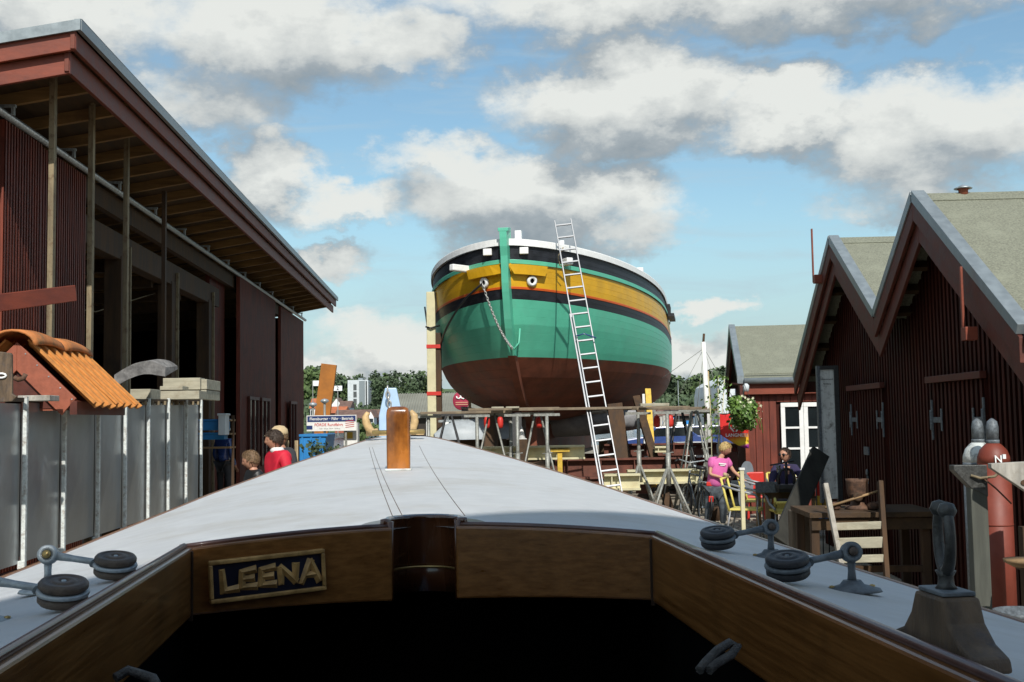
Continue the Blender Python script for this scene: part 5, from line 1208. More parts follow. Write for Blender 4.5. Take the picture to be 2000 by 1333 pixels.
# block leads: stanchion, ring, arm and double wooden sheave
def lead(sd, s, label, dark, xo=.58, arm=.10, drop=.02, tilt=.30):
    o = thing('deck_lead_block', label, 'pulley block', LF(xo*sd, s, dz(xo, s)), LR_, 'pulley blocks on deck stanchions')
    mm = m_galv_d if dark else m_galv; mwh = m_wheel_d if dark else m_wheel  # right-hand leads get darker metal and wood: their shade put into the colour
    MB().lathe([(.034, 0), (.032, .004), (.014, .010), (.010, .016)], (0, 0, 0), 16, sx=1.25, sy=.8).build('foot_plate', mm, o)
    for a in (-.024, .024): MB().lathe([(.004, .004), (.004, .0085), (0, .0095)], (a*1.2, 0, 0), 8).build('foot_screw', m_brass, o)
    MB().tube([(0, 0, .008), (0, 0, .028), (0, .0, .044)], [.007, .0050, .0058], 10).build('stanchion', mm, o)
    rot = Matrix.Rotation(R(78), 3, 'X')
    MB().lathe([(.0065, -.007), (.0135, -.008), (.0145, 0), (.0135, .008), (.0065, .007), (.0065, -.007)], (0, 0, .054), 22, rot).build('ring', mm, o)
    MB().lathe([(.0065, -.008), (.006, -.0105), (0, -.011)], (0, 0, .054), 12, Matrix.Rotation(R(78), 3, 'X') @ Matrix.Rotation(R(180), 3, 'X')).lathe([(.0065, -.008), (.006, -.0105), (0, -.011)], (0, 0, .054), 12, rot).build('pivot_bolt', m_brass if not dark else m_wheel, o)
    e_ = Vector((-sd*arm, -.012, .054-drop)); a0 = Vector((-sd*.011, 0, .052))
    MB().tube([a0, a0.lerp(e_, .30), a0.lerp(e_, .62), e_+Vector((sd*.030, 0, .003))], [.0065, .0048, .0048, .007], 10).build('arm', mm, o)
    rt = Matrix.Rotation(tilt, 3, 'X') @ Matrix.Rotation(-sd*.10, 3, 'Y')
    for k, zz in ((0, .0088), (1, -.0088)):
        MB().lathe([(0, -.006), (.0265, -.006), (.0295, -.0025), (.0295, .002), (.027, .0052), (.022, .0056), (.021, .0047), (.015, .0047), (.014, .0058), (.007, .0060), (.006, .0045), (0, .0045)], e_+rt @ Vector((0, 0, zz)), 28, rt).build('sheave_cheek', mwh, o)
    MB().lathe([(.022, -.0028), (.0305, -.0026), (.0315, 0), (.0305, .0026), (.022, .0028)], e_, 28, rt).build('metal_strap', mm, o)
    MB().lathe([(.003, -.0145), (.003, .0145), (0, .015)], e_, 10, rt).build('axle', mm, o)
    return o
lead(-1, 1.73, 'grey metal deck lead with brown double wheel, the farther one at left', False, .555, .098, .016, .17)
lead(-1, 1.47, 'grey metal deck lead with brown double wheel cut by the left frame edge', False, .555, .098, .016, .17)
lead(1, 1.93, 'shaded deck lead with black double wheel, the farther one at right', True, .600, .098, .014, .17)
lead(1, 1.52, 'shaded deck lead with black double wheel, the nearer one at right', True, .575, .095, .014, .17)
# crutch block on the right coaming
ob = Vector((.377, 1.0, EYE-.206)); cr_o = thing('rowlock', 'dark metal rowlock fork on a shaped wooden block at lower right', 'rowlock', (ob.x, ob.y, ob.z), LR_)
prof = [(-.040, 0), (-.044, .010), (-.041, .017), (-.030, .024), (-.022, .036), (-.017, .054), (.030, .056), (.034, .040), (.040, .018), (.048, .004), (.048, -.006), (-.036, -.004)]
rows = [[Vector((x_*k, y_, z_-.006)) for x_, z_ in prof] for y_, k in ((-.045, 1.0), (-.040, 1.02), (.0, 1.02), (.040, .9))]
q = MB()
prof = [(-.075, 0), (-.072, .012), (-.050, .020), (-.034, .034), (-.026, .054), (.026, .054), (.036, .034), (.052, .018), (.075, .010), (.078, 0)]
q.prism([Vector((-.017, y_, z_)) for y_, z_ in prof], (.034, 0, 0)); ow = q.build('shaped_block', m_wedge, cr_o, .003)
ow.location = (0, 0, -.006)
MB().box((0, 0, .0505), (.030, .046, .004)).build('socket_plate', m_galv_d, cr_o, .001)
MB().lathe([(.010, .052), (.007, .056), (.0065, .063), (.009, .068)], (0, 0, 0), 14).build('socket_neck', m_bronze, cr_o)
hp_ = []
for sd in (-1, 1):
    pts = []; rs_ = []
    for k in range(10):
        t = k/9; a = -math.pi/2+t*math.pi*.78; pts.append((math.cos(a)*.004*sd, sd*math.cos(a)*.019, .094+math.sin(a)*.027+.006*t)); rs_.append(.0054-.0010*t)
    pts.append((0, sd*.006, .152 if sd < 0 else .146)) if 0 else None
    MB().tube(pts, rs_, 9).build('fork_arm', m_bronze, cr_o)
    MB().lathe([(0, -.007), (.006, -.005), (.0085, 0), (.006, .006), (0, .008)], pts[-1], 10).build('fork_tip', m_bronze, cr_o)
MB().tube([P(1366, 1310, 1.05)+Vector((0, 0, 0)), P(1380, 1292, 1.06), P(1402, 1270, 1.07), P(1425, 1256, 1.08), P(1440, 1262, 1.08), P(1428, 1280, 1.07), P(1400, 1296, 1.06), P(1385, 1310, 1.05)], .0045, 7).build('rope_knot', m_rope)
tag(COL.objects['rope_knot'], 'grey rope bight in the dark cockpit at lower right', 'rope')
o = MB().tube([P(225, 1325, 1.15), P(250, 1310, 1.16), P(275, 1318, 1.16), P(300, 1326, 1.15), P(310, 1345, 1.14)], .005, 7).build('rope_coil', m_rope); tag(o, 'end of grey rope in the dark cockpit at lower left', 'rope')
# ------------------------------------------------------------------ people
def skin(name, m_, parent, verts, edges, radii, sub=2, flat=None):
    me = bpy.data.meshes.new(name); me.from_pydata([tuple(v) for v in verts], edges, []); me.materials.append(m_)
    o = bpy.data.objects.new(name, me); COL.objects.link(o); o.parent = parent
    md = o.modifiers.new('skin', 'SKIN'); md.use_smooth_shade = True
    sv = me.skin_vertices[0].data
    for i, r_ in enumerate(radii): sv[i].radius = r_ if isinstance(r_, tuple) else (r_, r_)
    sv[0].use_root = True
    q = o.modifiers.new('sub', 'SUBSURF'); q.levels = sub; q.render_levels = sub
    return o
def head_mesh(h, m_, parent, c, yaw, pitch=0):
    """face looks along local -Y turned by yaw; sculpted by displacing a sphere"""
    b = MB(); R_ = Matrix.Rotation(yaw, 3, 'Z') @ Matrix.Rotation(pitch, 3, 'X'); rows = []
    for i in range(25):
        th = math.pi*i/24; row = []
        for j in range(33):
            ph = 2*math.pi*j/32; d = Vector((math.sin(th)*math.cos(ph), math.sin(th)*math.sin(ph), math.cos(th)))
            p = Vector((d.x*.36, d.y*.45, d.z*.5))
            if d.z < 0: p.x *= 1+.30*d.z; p.y = p.y*(1+.14*d.z)-.03*(-d.z)*(1 if d.y < 0 else -1.0)
            f = max(0, -d.y)
            def bumpf(cx, cz, rx, rz, a): return a*math.exp(-((p.x-cx)/rx)**2-((p.z-cz)/rz)**2)*f
            p.y -= bumpf(0, -.10, .05, .10, .095)+bumpf(0, -.15, .07, .035, .03)+bumpf(0, -.42, .10, .06, .05)+bumpf(0, -.26, .10, .035, .035)+bumpf(0, .08, .2, .035, .02)
            p.y += bumpf(.14, .0, .06, .045, .05)+bumpf(-.14, .0, .06, .045, .05)+bumpf(0, -.205, .09, .014, .015)
            row.append(Vector(c)+R_ @ (p*h))
        rows.append(row)
    b.grid(rows)
    for sd in (-1, 1):   # ears
        b.lathe([(0, -.03*h), (.07*h, -.02*h), (.085*h, 0), (.06*h, .02*h), (0, .015*h)], Vector(c)+R_ @ Vector((sd*.345*h, .03*h, -.05*h)), 10, R_ @ Matrix.Rotation(R(90)*sd, 3, 'Y'), sx=1.25, sy=.8)
    return b, R_
def person(label, loc, yaw, J, hh, skinm, clothes, hairm, hairfn, extras=None, head_yaw=None, head_pitch=0, grp=None):
    o = thing('person', label, 'person', loc, yaw, grp)
    n_ = ['pelvis', 'waist', 'chest', 'neck', 'headb', 'shL', 'elL', 'wrL', 'shR', 'elR', 'wrR', 'hipL', 'knL', 'anL', 'hipR', 'knR', 'anR', 'toL', 'toR', 'haL', 'haR']
    V = [Vector(J[k]) for k in n_]; ix = {k: i for i, k in enumerate(n_)}
    E = [('pelvis', 'waist'), ('waist', 'chest'), ('chest', 'neck'), ('neck', 'headb'), ('chest', 'shL'), ('shL', 'elL'), ('elL', 'wrL'), ('wrL', 'haL'), ('chest', 'shR'), ('shR', 'elR'), ('elR', 'wrR'), ('wrR', 'haR'), ('pelvis', 'hipL'), ('hipL', 'knL'), ('knL', 'anL'), ('anL', 'toL'), ('pelvis', 'hipR'), ('hipR', 'knR'), ('knR', 'anR'), ('anR', 'toR')]
    k = hh/.22; rad = dict(pelvis=.10, waist=.09, chest=.105, neck=.048, headb=.05, shL=.05, elL=.034, wrL=.024, shR=.05, elR=.034, wrR=.024, hipL=.07, knL=.048, anL=.032, hipR=.07, knR=.048, anR=.032, toL=.03, toR=.03, haL=.022, haR=.022)
    body = skin('body', skinm, o, V, [(ix[a], ix[c]) for a, c in E], [rad[q]*k*.92 for q in n_])
    hc = Vector(J['head']); hb, Rm = head_mesh(hh, skinm, o, hc, (head_yaw or 0), head_pitch); hb.build('head', skinm, o)
    for nm, m_, keys, edges, sc in clothes:
        skin(nm, m_, o, [Vector(J[q]) for q in keys], edges, [rad[q]*k*sc for q in keys])
    # hands: palm and fingers
    for s_ in ('L', 'R'):
        w, hnd = Vector(J['wr'+s_]), Vector(J['ha'+s_]); d = (hnd-w).normalized(); sdv = d.cross(Vector((0, 0, 1)))
        if sdv.length < .1: sdv = Vector((1, 0, 0))
        sdv.normalize(); dn = d.cross(sdv); vs = [hnd]; es = []; rd = [.018*k]
        for q, off_ in enumerate((-.026, -.009, .009, .025)):
            L = (.055, .065, .06, .048)[q]*k; a = hnd+sdv*off_*k+d*.02*k; vs += [a, a+d*L*.6+dn*.006*k, a+d*L-dn*-.02*k]; i = len(vs)-3; es += [(0, i), (i, i+1), (i+1, i+2)]; rd += [.0095*k, .0085*k, .007*k]
        a = hnd-sdv*.035*k; vs += [a, a+d*.03*k-sdv*.012*k]; i = len(vs)-2; es += [(0, i), (i, i+1)]; rd += [.011*k, .008*k]
        skin('hand', skinm, o, vs, es, rd, 1)
    # hair: strands clumps over the skull
    b = MB(); rh = random.Random(len(label)); 
    rows = []
    for i in range(15):
        th = math.pi*.62*i/14; row = []
        for j in range(29):
            ph = 2*math.pi*j/28; lim = hairfn(ph); t2 = th*lim; d = Vector((math.sin(t2)*math.cos(ph), math.sin(t2)*math.sin(ph), math.cos(t2)))
            rr_ = 1.03+.03*noise.noise(d*4)+.03*noise.noise(d*11)
            row.append(hc+Rm @ Vector((d.x*.365*rr_*hh, (d.y*.455*rr_+.01)*hh, d.z*.5*rr_*hh)))
        rows.append(row)
    b.grid(rows)
    for _ in range(420):
        ph = rh.uniform(0, 2*math.pi); t2 = math.pi*.62*hairfn(ph)*rh.uniform(.05, 1)**.7; d = Vector((math.sin(t2)*math.cos(ph), math.sin(t2)*math.sin(ph), math.cos(t2)))
        p = hc+Rm @ Vector((d.x*.375*hh, d.y*.47*hh, d.z*.515*hh)); tan = (Rm @ (Vector((0, 0, -1))+d*d.z+Vector((rh.uniform(-.5, .5), rh.uniform(-.5, .2), 0)))).normalized(); nn = (Rm @ d)
        w = tan.cross(nn)*.018*hh; L = rh.uniform(.08, .16)*hh
        b.face([p+w, p-w, p+tan*L*.6+nn*.02*hh-w*.7, p+tan*L-nn*.01*hh, p+tan*L*.6+nn*.02*hh+w*.7])
    b.build('hair', hairm, o)
    if extras: extras(o, hc, Rm)
    return o
def eyes(o, hc, Rm, hh):
    for s_ in (-1, 1): MB().lathe([(0, -.03*hh), (.03*hh, 0), (0, .03*hh)], hc+Rm @ Vector((s_*.13*hh, -.385*hh, .0)), 8).build('eye', m_blackp, o)
    MB().box(hc+Rm @ Vector((0, -.425*hh, -.235*hh)), (.14*hh, .02*hh, .022*hh), Rm).build('mouth', m_signr if 0 else m_skin2, o)
def tee(J, sl=.55):
    J['slL'] = Vector(J['shL']).lerp(Vector(J['elL']), sl); J['slR'] = Vector(J['shR']).lerp(Vector(J['elR']), sl)
# ---- boy in pink at the chair, seen leaning right (photo plane): x right, y away
s_ = 1.0
hh = .215
J = dict(pelvis=(-.02, 0, .70), waist=(.01, 0, .84), chest=(.05, -.02, 1.04), neck=(.09, -.03, 1.17), headb=(.13, -.04, 1.24), head=(.16, -.06, 1.32),
         shL=(-.07, -.06, 1.11), elL=(-.12, -.14, .90), wrL=(.06, -.22, .85), haL=(.12, -.24, .86), shR=(.20, .02, 1.10), elR=(.30, -.02, .93), wrR=(.45, -.06, .79), haR=(.50, -.07, .76),
         hipL=(-.09, 0, .64), knL=(-.13, -.04, .36), anL=(-.17, .02, .07), toL=(-.10, -.12, .03), hipR=(.06, 0, .64), knR=(.10, -.06, .35), anR=(.10, .02, .07), toR=(.17, -.12, .03))
tee(J, .62); J['hem'] = (0, 0, .64)
rad_fix = None
def person2(*a, **k): return person(*a, **k)
_r = dict
import types
def clothes_top(m_, name='shirt', sc=1.28, long=False, low='pelvis'):
    keys = [low, 'waist', 'chest', 'shL', 'elL', 'shR', 'elR', 'neck']+(['wrL', 'wrR'] if long else [])
    ed = [(0, 1), (1, 2), (2, 3), (3, 4), (2, 5), (5, 6), (2, 7)]+([(4, 8), (6, 9)] if long else [])
    return (name, m_, keys, ed, sc)
def clothes_leg(m_, sc=1.3): return ('trousers', m_, ['pelvis', 'hipL', 'knL', 'anL', 'hipR', 'knR', 'anR'], [(0, 1), (1, 2), (2, 3), (0, 4), (4, 5), (5, 6)], sc)
# shorter sleeve for the T-shirt: end the sleeve above the elbow
Jt = dict(J)
def tshirt(o, J, m_, k, sc=1.32):
    V = [Vector(J[q]) for q in ('pelvis', 'waist', 'chest')]+[Vector(J['shL']), J['slL'], Vector(J['shR']), J['slR'], Vector(J['chest']).lerp(Vector(J['neck']), .6)]
    V[0] = V[0]+Vector((0, 0, -.05))
    return skin('shirt', m_, o, V, [(0, 1), (1, 2), (2, 3), (3, 4), (2, 5), (5, 6), (2, 7)], [r_*k*sc for r_ in (.135, .120, .115, .066, .060, .066, .060, .06)])
def pinkx(o, hc, Rm):
    tshirt(o, J, m_pink, .98)
    eyes(o, hc, Rm, hh)
    for q in ('toL', 'toR'):
        t = Vector(J[q]); a = Vector(J['an'+q[-1]]); MB().tube([a+Vector((0, .02, -.03)), t+Vector((0, .02, .012)), t+Vector((.01, -.05, 0))], [.042, .042, .03], 10).build('shoe', m_dgrey, o); MB().tube([a+Vector((0, .03, -.06)), t+Vector((0, 0, -.022)), t+Vector((.01, -.06, -.022))], [.03, .035, .025], 8).build('shoe_sole', m_white, o)
    MB().box(J['haL']+Vector((.0, -.02, .03)) if isinstance(J['haL'], Vector) else Vector(J['haL'])+Vector((.0, -.03, .035)), (.10, .07, .055), Matrix.Rotation(.4, 3, 'Y')).build('bread_roll', m_beige, o, .02)
    for i, (z, w) in enumerate(((1.07, .12), (1.045, .08))): MB().box((.09, -.157+.012*i, z), (w, .006, .02), Matrix.Rotation(.1, 3, 'Y')).build('shirt_print', m_white, o)
    text('shirt_lettering', 'HOPE', m_white, o, (.085, -.168, 1.03), .05, (R(88), 0, .1), .001) if 0 else None
bp = (PX(1398, 18.8), 18.8, 0)
person('blond boy in a pink T-shirt and dark jeans gripping the yellow chair', bp, 0, J, hh, m_skin, [('trousers', m_jeans, ['pelvis', 'hipL', 'knL', 'anL', 'hipR', 'knR', 'anR'], [(0, 1), (1, 2), (2, 3), (0, 4), (4, 5), (5, 6)], 1.62)], m_hairbl, lambda ph: .98-.50*max(0, -math.sin(ph))**1.3+.18*max(0, math.sin(ph)), pinkx, head_yaw=R(62), head_pitch=R(22))
# ---- woman at the table: sits, navy jumper, sunglasses, hair tied back, looks left
hw2 = .225; zs_ = .45
J2 = dict(pelvis=(0, .02, .50), waist=(0, .0, .66), chest=(0, -.02, .90), neck=(0, -.02, 1.06), headb=(0, -.03, 1.12), head=(.0, -.04, 1.215),
          shL=(-.17, -.02, .99), elL=(-.27, -.14, .76), wrL=(-.16, -.34, .73), haL=(-.10, -.36, .73), shR=(.17, -.02, .99), elR=(.27, -.14, .76), wrR=(.16, -.34, .74), haR=(.10, -.36, .74),
          hipL=(-.10, -.03, .48), knL=(-.13, -.44, .48), anL=(-.13, -.42, .08), toL=(-.13, -.56, .04), hipR=(.10, -.03, .48), knR=(.13, -.44, .48), anR=(.13, -.42, .08), toR=(.13, -.56, .04))
def womx(o, hc, Rm):
    eyes(o, hc, Rm, hw2)
    for s_ in (-1, 1): MB().lathe([(0, -.008), (.028, -.006), (.028, .002), (0, .004)], hc+Rm @ Vector((s_*.036, -.102, .0)), 12, Rm @ Matrix.Rotation(R(90), 3, 'X'), sy=.8).build('sunglass_lens', m_blackp, o)
    MB().tube([hc+Rm @ Vector((x_, y_, .006)) for x_, y_ in ((-.082, .02), (-.078, -.075), (0, -.104), (.078, -.075), (.082, .02))], .0035, 6).build('sunglass_frame', m_blackp, o)
    MB().prism([(-.05, -.125, 1.03), (.05, -.125, 1.03), (.03, -.135, .90), (-.03, -.135, .90)], (0, .01, 0)).build('neckline', m_skin, o)
    for q in ('toL', 'toR'): t = Vector(J2[q]); MB().tube([t+Vector((0, .16, .01)), t, t+Vector((0, -.06, -.01))], [.045, .045, .03], 10).build('shoe', m_blackp, o)
person('seated woman in navy jumper and sunglasses behind the cafe table', (PX(1534, 18.4), 18.4, 0), 0, J2, hw2, m_skin, [('jumper', m_navyc, *clothes_top(m_navyc, long=True)[2:4], 1.42), ('trousers', m_dgrey, *clothes_leg(m_dgrey)[2:4], 1.35)], m_hairb, lambda ph: .90-.52*max(0, -math.sin(ph))**1.2+.15*max(0, math.sin(ph)), womx, head_yaw=R(-48))
# ---- three people at left behind the deck
def standing(H):
    k = H/1.7; J = dict(pelvis=(0, 0, .95), waist=(0, -.01, 1.12), chest=(0, 0, 1.33), neck=(0, -.01, 1.47), headb=(0, -.03, 1.52), head=(0, -.045, 1.60), shL=(-.17, 0, 1.40), elL=(-.23, .03, 1.12), wrL=(-.22, -.10, .90), haL=(-.22, -.14, .84), shR=(.17, 0, 1.40), elR=(.23, .03, 1.12), wrR=(.22, -.10, .90), haR=(.22, -.14, .84),
             hipL=(-.10, 0, .90), knL=(-.11, -.02, .50), anL=(-.11, .02, .09), toL=(-.12, -.13, .03), hipR=(.10, 0, .90), knR=(.11, -.02, .50), anR=(.11, .02, .09), toR=(.12, -.13, .03))
    return {q: Vector(v)*k for q, v in J.items()}
def shoes(J, m_):
    def f(o, hc, Rm):
        for q in ('toL', 'toR'): t = Vector(J[q]); MB().tube([t+Vector((0, .17, .01)), t, t+Vector((0, -.07, -.01))], [.045, .045, .03], 10).build('shoe', m_, o)
    return f
d = 13.4
H = 1.72; Ja = standing(H)
def xa_(o, hc, Rm):
    shoes(Ja, m_dgrey)(o, hc, Rm); eyes(o, hc, Rm, .225)
    n_ = Vector(Ja['neck']); MB().lathe([(.075, -.03), (.085, .0), (.07, .03), (.06, .035)], n_+Vector((0, .0, .0)), 16).build('white_collar', m_white, o)
    MB().lathe([(.02, -.10), (.09, -.07), (.115, 0), (.09, .05), (.03, .07)], n_+Vector((0, .10, -.07)), 14, Matrix.Rotation(R(30), 3, 'X'), sy=.55).build('hood', m_redj, o)
person('dark-haired person in a red hooded jacket by the shed', (PX(543, d), d, P(540, 838, d).z-1.74), R(-52), Ja, .23, m_skin, [('jacket', m_redj, *clothes_top(m_redj, long=True)[2:4], 1.5), ('trousers', m_jeans, *clothes_leg(m_jeans)[2:4], 1.3)], m_hairb, lambda ph: .98-.52*max(0, -math.sin(ph))**1.2+.3*max(0, math.sin(ph)), xa_, head_yaw=R(-18), head_pitch=R(6))
Jb = standing(1.76)
def xb_(o, hc, Rm):
    shoes(Jb, m_blackp)(o, hc, Rm)
    MB().lathe([(.088, -.0), (.092, .03), (.086, .075), (.05, .115), (0, .125)], hc+Vector((0, 0, .018)), 20, Rm, sy=1.18).build('cap', m_beige, o)
    MB().prism([hc+Rm @ Vector(v) for v in ((-.075, -.08, .03), (.075, -.08, .03), (.06, -.175, .01), (-.06, -.175, .01))], (0, 0, .008)).build('cap_peak', m_beige, o)
    for x_ in (-.10, .10): MB().box(Vector(Jb['chest'])+Vector((x_, .135, .02)), (.045, .02, .42)).build('strap', m_beige, o)
person('man in a beige cap and dark jacket half hidden behind the red jacket', (PX(552, 14.0), 14.0, P(538, 831, 14).z-1.80), R(-45), Jb, .23, m_skin2, [('jacket', m_dgrey, *clothes_top(m_dgrey, long=True)[2:4], 1.5), ('trousers', m_dgrey, *clothes_leg(m_dgrey)[2:4], 1.3)], m_hairm, lambda ph: .9, xb_, head_yaw=R(-22))
Jc = standing(1.50)
person('fair-haired boy in a dark top looking down beside the red jacket', (PX(497, 12.9), 12.9, P(494, 879, 12.9).z-1.52), R(-60), Jc, .215, m_skin, [('jumper', m_blackp, *clothes_top(m_blackp, long=True)[2:4], 1.42), ('trousers', m_dgrey, *clothes_leg(m_dgrey)[2:4], 1.3)], m_hairm, lambda ph: .95-.50*max(0, -math.sin(ph))**1.2+.22*max(0, math.sin(ph)), shoes(Jc, m_dgrey), head_yaw=R(-20), head_pitch=R(14))
Jd = standing(1.80)
def xd_(o, hc, Rm):
    shoes(Jd, m_blackp)(o, hc, Rm); MB().lathe([(.10, .02), (.10, .06), (.07, .12), (0, .14)], hc, 16, sy=1.15).build('white_cap', m_white, o)
person('worker in dark blue with a white cap standing deep in the shed opening', (PX(437, 24.5), 24.5, 0), R(150), Jd, .23, m_skin2, [('overall', m_carb, *clothes_top(m_carb, long=True)[2:4], 1.5), ('trousers', m_dgrey, *clothes_leg(m_dgrey)[2:4], 1.3)], m_hairb, lambda ph: .9, xd_)

# ------------------------------------------------------------------ cafe corner
def chair(label, loc, rz, hb=.44):
    o = thing('garden_chair', label, 'chair', loc, rz, 'yellow garden chairs'); hs = .44
    MB().box((0, 0, hs), (.46, .44, .03)).build('seat', m_yc, o, .01)
    rows = []
    if abs(rz) > 2: MB().prism([(-.20, .22, hs+.05), (.20, .22, hs+.05), (.20, .30, hs+hb), (-.20, .30, hs+hb)], (0, .018, 0)).build('backrest', m_yc, o)
    for s_ in (-1, 1):
        MB().tube([(s_*.22, .22, hs-.02), (s_*.23, .27, hs+.2), (s_*.23, .33, hs+hb+.02)], .018, 8).build('back_post', m_yc, o)
        MB().tube([(s_*.21, .20, hs), (s_*.23, .28, 0)], .013, 8).build('leg', m_alu, o); MB().tube([(s_*.23, -.22, hs+.18), (s_*.22, -.20, hs), (s_*.24, -.24, 0)], .013, 8).build('leg', m_alu, o)
        MB().tube([(s_*.24, .31, hs+hb-.08), (s_*.27, .1, hs+min(.3, hb-.02)), (s_*.27, -.18, hs+.23), (s_*.25, -.24, hs+.16)], .018, 8).build('armrest', m_alu, o)
    MB().tube([(-.23, .33, hs+hb+.02), (.23, .33, hs+hb+.02)], .018, 8).build('top_rail', m_yc, o)
    for y in (-.21, .21): MB().tube([(-.22, y, hs-.02), (.22, y, hs-.02)], .02, 8).build('seat_rail', m_yc, o)
    return o
chair('yellow garden chair nearest the boy in pink with chrome armrest', (PX(1456, 17.3), 17.3, 0), R(68)); chair('yellow garden chair beyond, its armrest pushed against the table', (PX(1482, 18.9), 18.9, 0), R(72)); chair('yellow garden chair under the seated woman', (PX(1537, 18.35), 18.45, 0), R(0))
chair('low-backed yellow chair in front of the table, facing the woman', (PX(1534, 16.9), 16.9, 0), R(180), .12)
o = thing('cafe_table', 'dark wooden cafe table between the yellow chairs', 'table', (PX(1533, 17.4), 17.4, 0)); tz = P(1500, 962, 17.2).z
MB().box((0, 0, tz), (.82, .8, .04)).build('tabletop', m_oldwy, o, .005); MB().box((0, -.37, tz-.05), (.78, .03, .07)).build('apron', m_oldwy, o)
for a in (-.35, .35):
    for c in (-.33, .33): MB().box((a, c, tz/2-.01), (.07, .07, tz-.03)).build('leg', m_raft, o, .005)
# things on the table
o = thing('letter_press', 'black iron hand press with a looped handle on the cafe table', 'press', (PX(1536, 16.9), 16.9, tz+.02)); 
MB().box((0, 0, .03), (.30, .2, .06)).build('base', m_blackp, o, .01); MB().tube([(-.11, 0, .05), (-.12, 0, .22), (-.08, 0, .32), (0, 0, .35), (.08, 0, .32), (.12, 0, .22), (.11, 0, .05)], .022, 8).build('yoke', m_blackp, o)
MB().tube([(0, 0, .1), (0, 0, .44)], .022, 8).build('screw', m_blackp, o); MB().tube([(-.24, 0, .40), (0, 0, .44), (.12, 0, .46)], .012, 8).build('handle', m_blackp, o); MB().box((.05, 0, .08), (.42, .24, .07)).build('bed', m_tubed, o, .01)
o = MB().box((0, 0, .07), (.34, .03, .16)).box((0, .03, .14), (.34, .08, .012)).build('menu_holder', m_galv_d); o.location = (PX(1497, 17.0), 17.0, tz+.02); tag(o, 'grey upright panel lying at the left end of the cafe table', 'menu holder')
o = thing('drinking_glass', 'clear glass held near the seated woman', 'glass', (PX(1521, 17.1), 17.1, tz+.30)); MB().lathe([(.03, 0), (.04, .11), (.036, .11), (.027, .006), (0, .006)], (0, 0, 0), 14).build('bowl', mat('clear_glass', (.75, .78, .8), .05, .02, 3, trans=.9), o)
o = thing('table_lantern', 'small lantern standing under the edge of the cafe table', 'lantern', (PX(1508, 17.8), 17.8, .45)); MB().lathe([(.05, 0), (.05, .14), (.02, .19), (0, .2)], (0, 0, 0), 12).build('body', m_galv, o); MB().lathe([(.03, .02), (.03, .10)], (0, -.03, 0), 10).build('candle', m_corten, o); MB().box((0, 0, -.22), (.12, .12, .44)).build('stand', m_oldw, o)
o = MB().beam((0, 0, 0), (0, 0, 1.08), .055, .055, (0, 1, 0)).build('white_post', m_cream, None, .004); o.location = (PX(1449, 16.1), 16.1, 0); tag(o, 'slim white post in front of the yellow chairs', 'post'); MB().box((0, 0, 1.10), (.075, .075, .03)).build('post_cap', m_white, o)
# grey skateboard-like board
o = thing('skimboard', 'grey rounded board leaning upright behind the boy in pink', 'board', (PX(1452, 19.9), 19.9, .22)); o.rotation_euler = (R(-8), R(9), .15)
pts = [(math.copysign(abs(math.cos(a))**.8, math.cos(a))*.135, 0, .42+math.copysign(abs(math.sin(a))**.7, math.sin(a))*.43) for a in [2*math.pi*k/30 for k in range(30)]]
MB().prism(pts, (0, .014, 0)).build('deck', m_carb if 0 else mat('grey_board', (.13, .15, .17), .5, .1, 5), o)
for z in (.24, .60):
    for x_ in (-.04, .04): MB().lathe([(.008, 0), (.008, -.006), (0, -.007)], (x_, 0, z), 8, Matrix.Rotation(R(-90), 3, 'X')).build('bolt', m_blackp, o)
o = thing('red_bench', 'red plastic bench end between grey board and cafe hut', 'bench', (PX(1470, 20.0), 20.0, 0))
MB().bx(-.18, .20, 0, .04, .55, .86).build('backrest', m_signr, o, .02); MB().bx(-.18, .22, -.35, 0, .42, .46).build('seat', m_signr, o, .02)
for x_ in (-.15, .17): MB().bx(x_-.02, x_+.02, -.3, .02, 0, .43).build('leg', m_signr, o, .01)
# ice cream flag
fl = thing('ice_cream_banner', 'red and yellow LANGNESE ice cream banner with white heart swirl', 'banner', (PX(1437, 19.5), 19.5, 0)); z1 = P(1437, 808, 19.5).z; z0 = P(1437, 878, 19.5).z
w = .25; rows = []; m_fl = bpy.data.materials.new('banner_cloth'); m_fl.use_nodes = True; h = G(m_fl.node_tree); bb = m_fl.node_tree.nodes['Principled BSDF']; bb.inputs['Roughness'].default_value = .7
tcx = h.n('ShaderNodeTexCoord').outputs['Object']; sp_ = h.n('ShaderNodeSeparateXYZ'); h.set(sp_.inputs[0], tcx)
rp = h.n('ShaderNodeValToRGB'); e = rp.color_ramp.elements; e[0].position = 0; e[0].color = (.18, .01, .22, 1); e[1].position = 1; e[1].color = (.60, .012, .012, 1)
for p_, c_ in ((.09, (.35, .03, .25, 1)), (.14, (.75, .55, .02, 1)), (.26, (.75, .42, .02, 1)), (.42, (.60, .02, .012, 1))): x = e.new(p_); x.color = c_
h.set(rp.inputs[0], h.m('ADD', h.mr(sp_.outputs[2], z0-.04, z1, 0, 1, False), h.m('MULTIPLY', sp_.outputs[0], -.35))); h.set(bb.inputs['Base Color'], rp.outputs[0])
for j in range(13):
    t = j/12; row = []
    for i in range(13):
        u = i/12; zlow = z0+.26*(1-u)**1.6+.01; row.append((-w+2*w*u, .03*math.sin(u*7+t*2)+.05*abs(u-.5), z1+(zlow-z1)*t))
    rows.append(row)
o = MB().grid(rows).build('cloth', m_fl, fl); q = o.modifiers.new('t', 'SOLIDIFY'); q.thickness = .004
zc_ = z1-.24
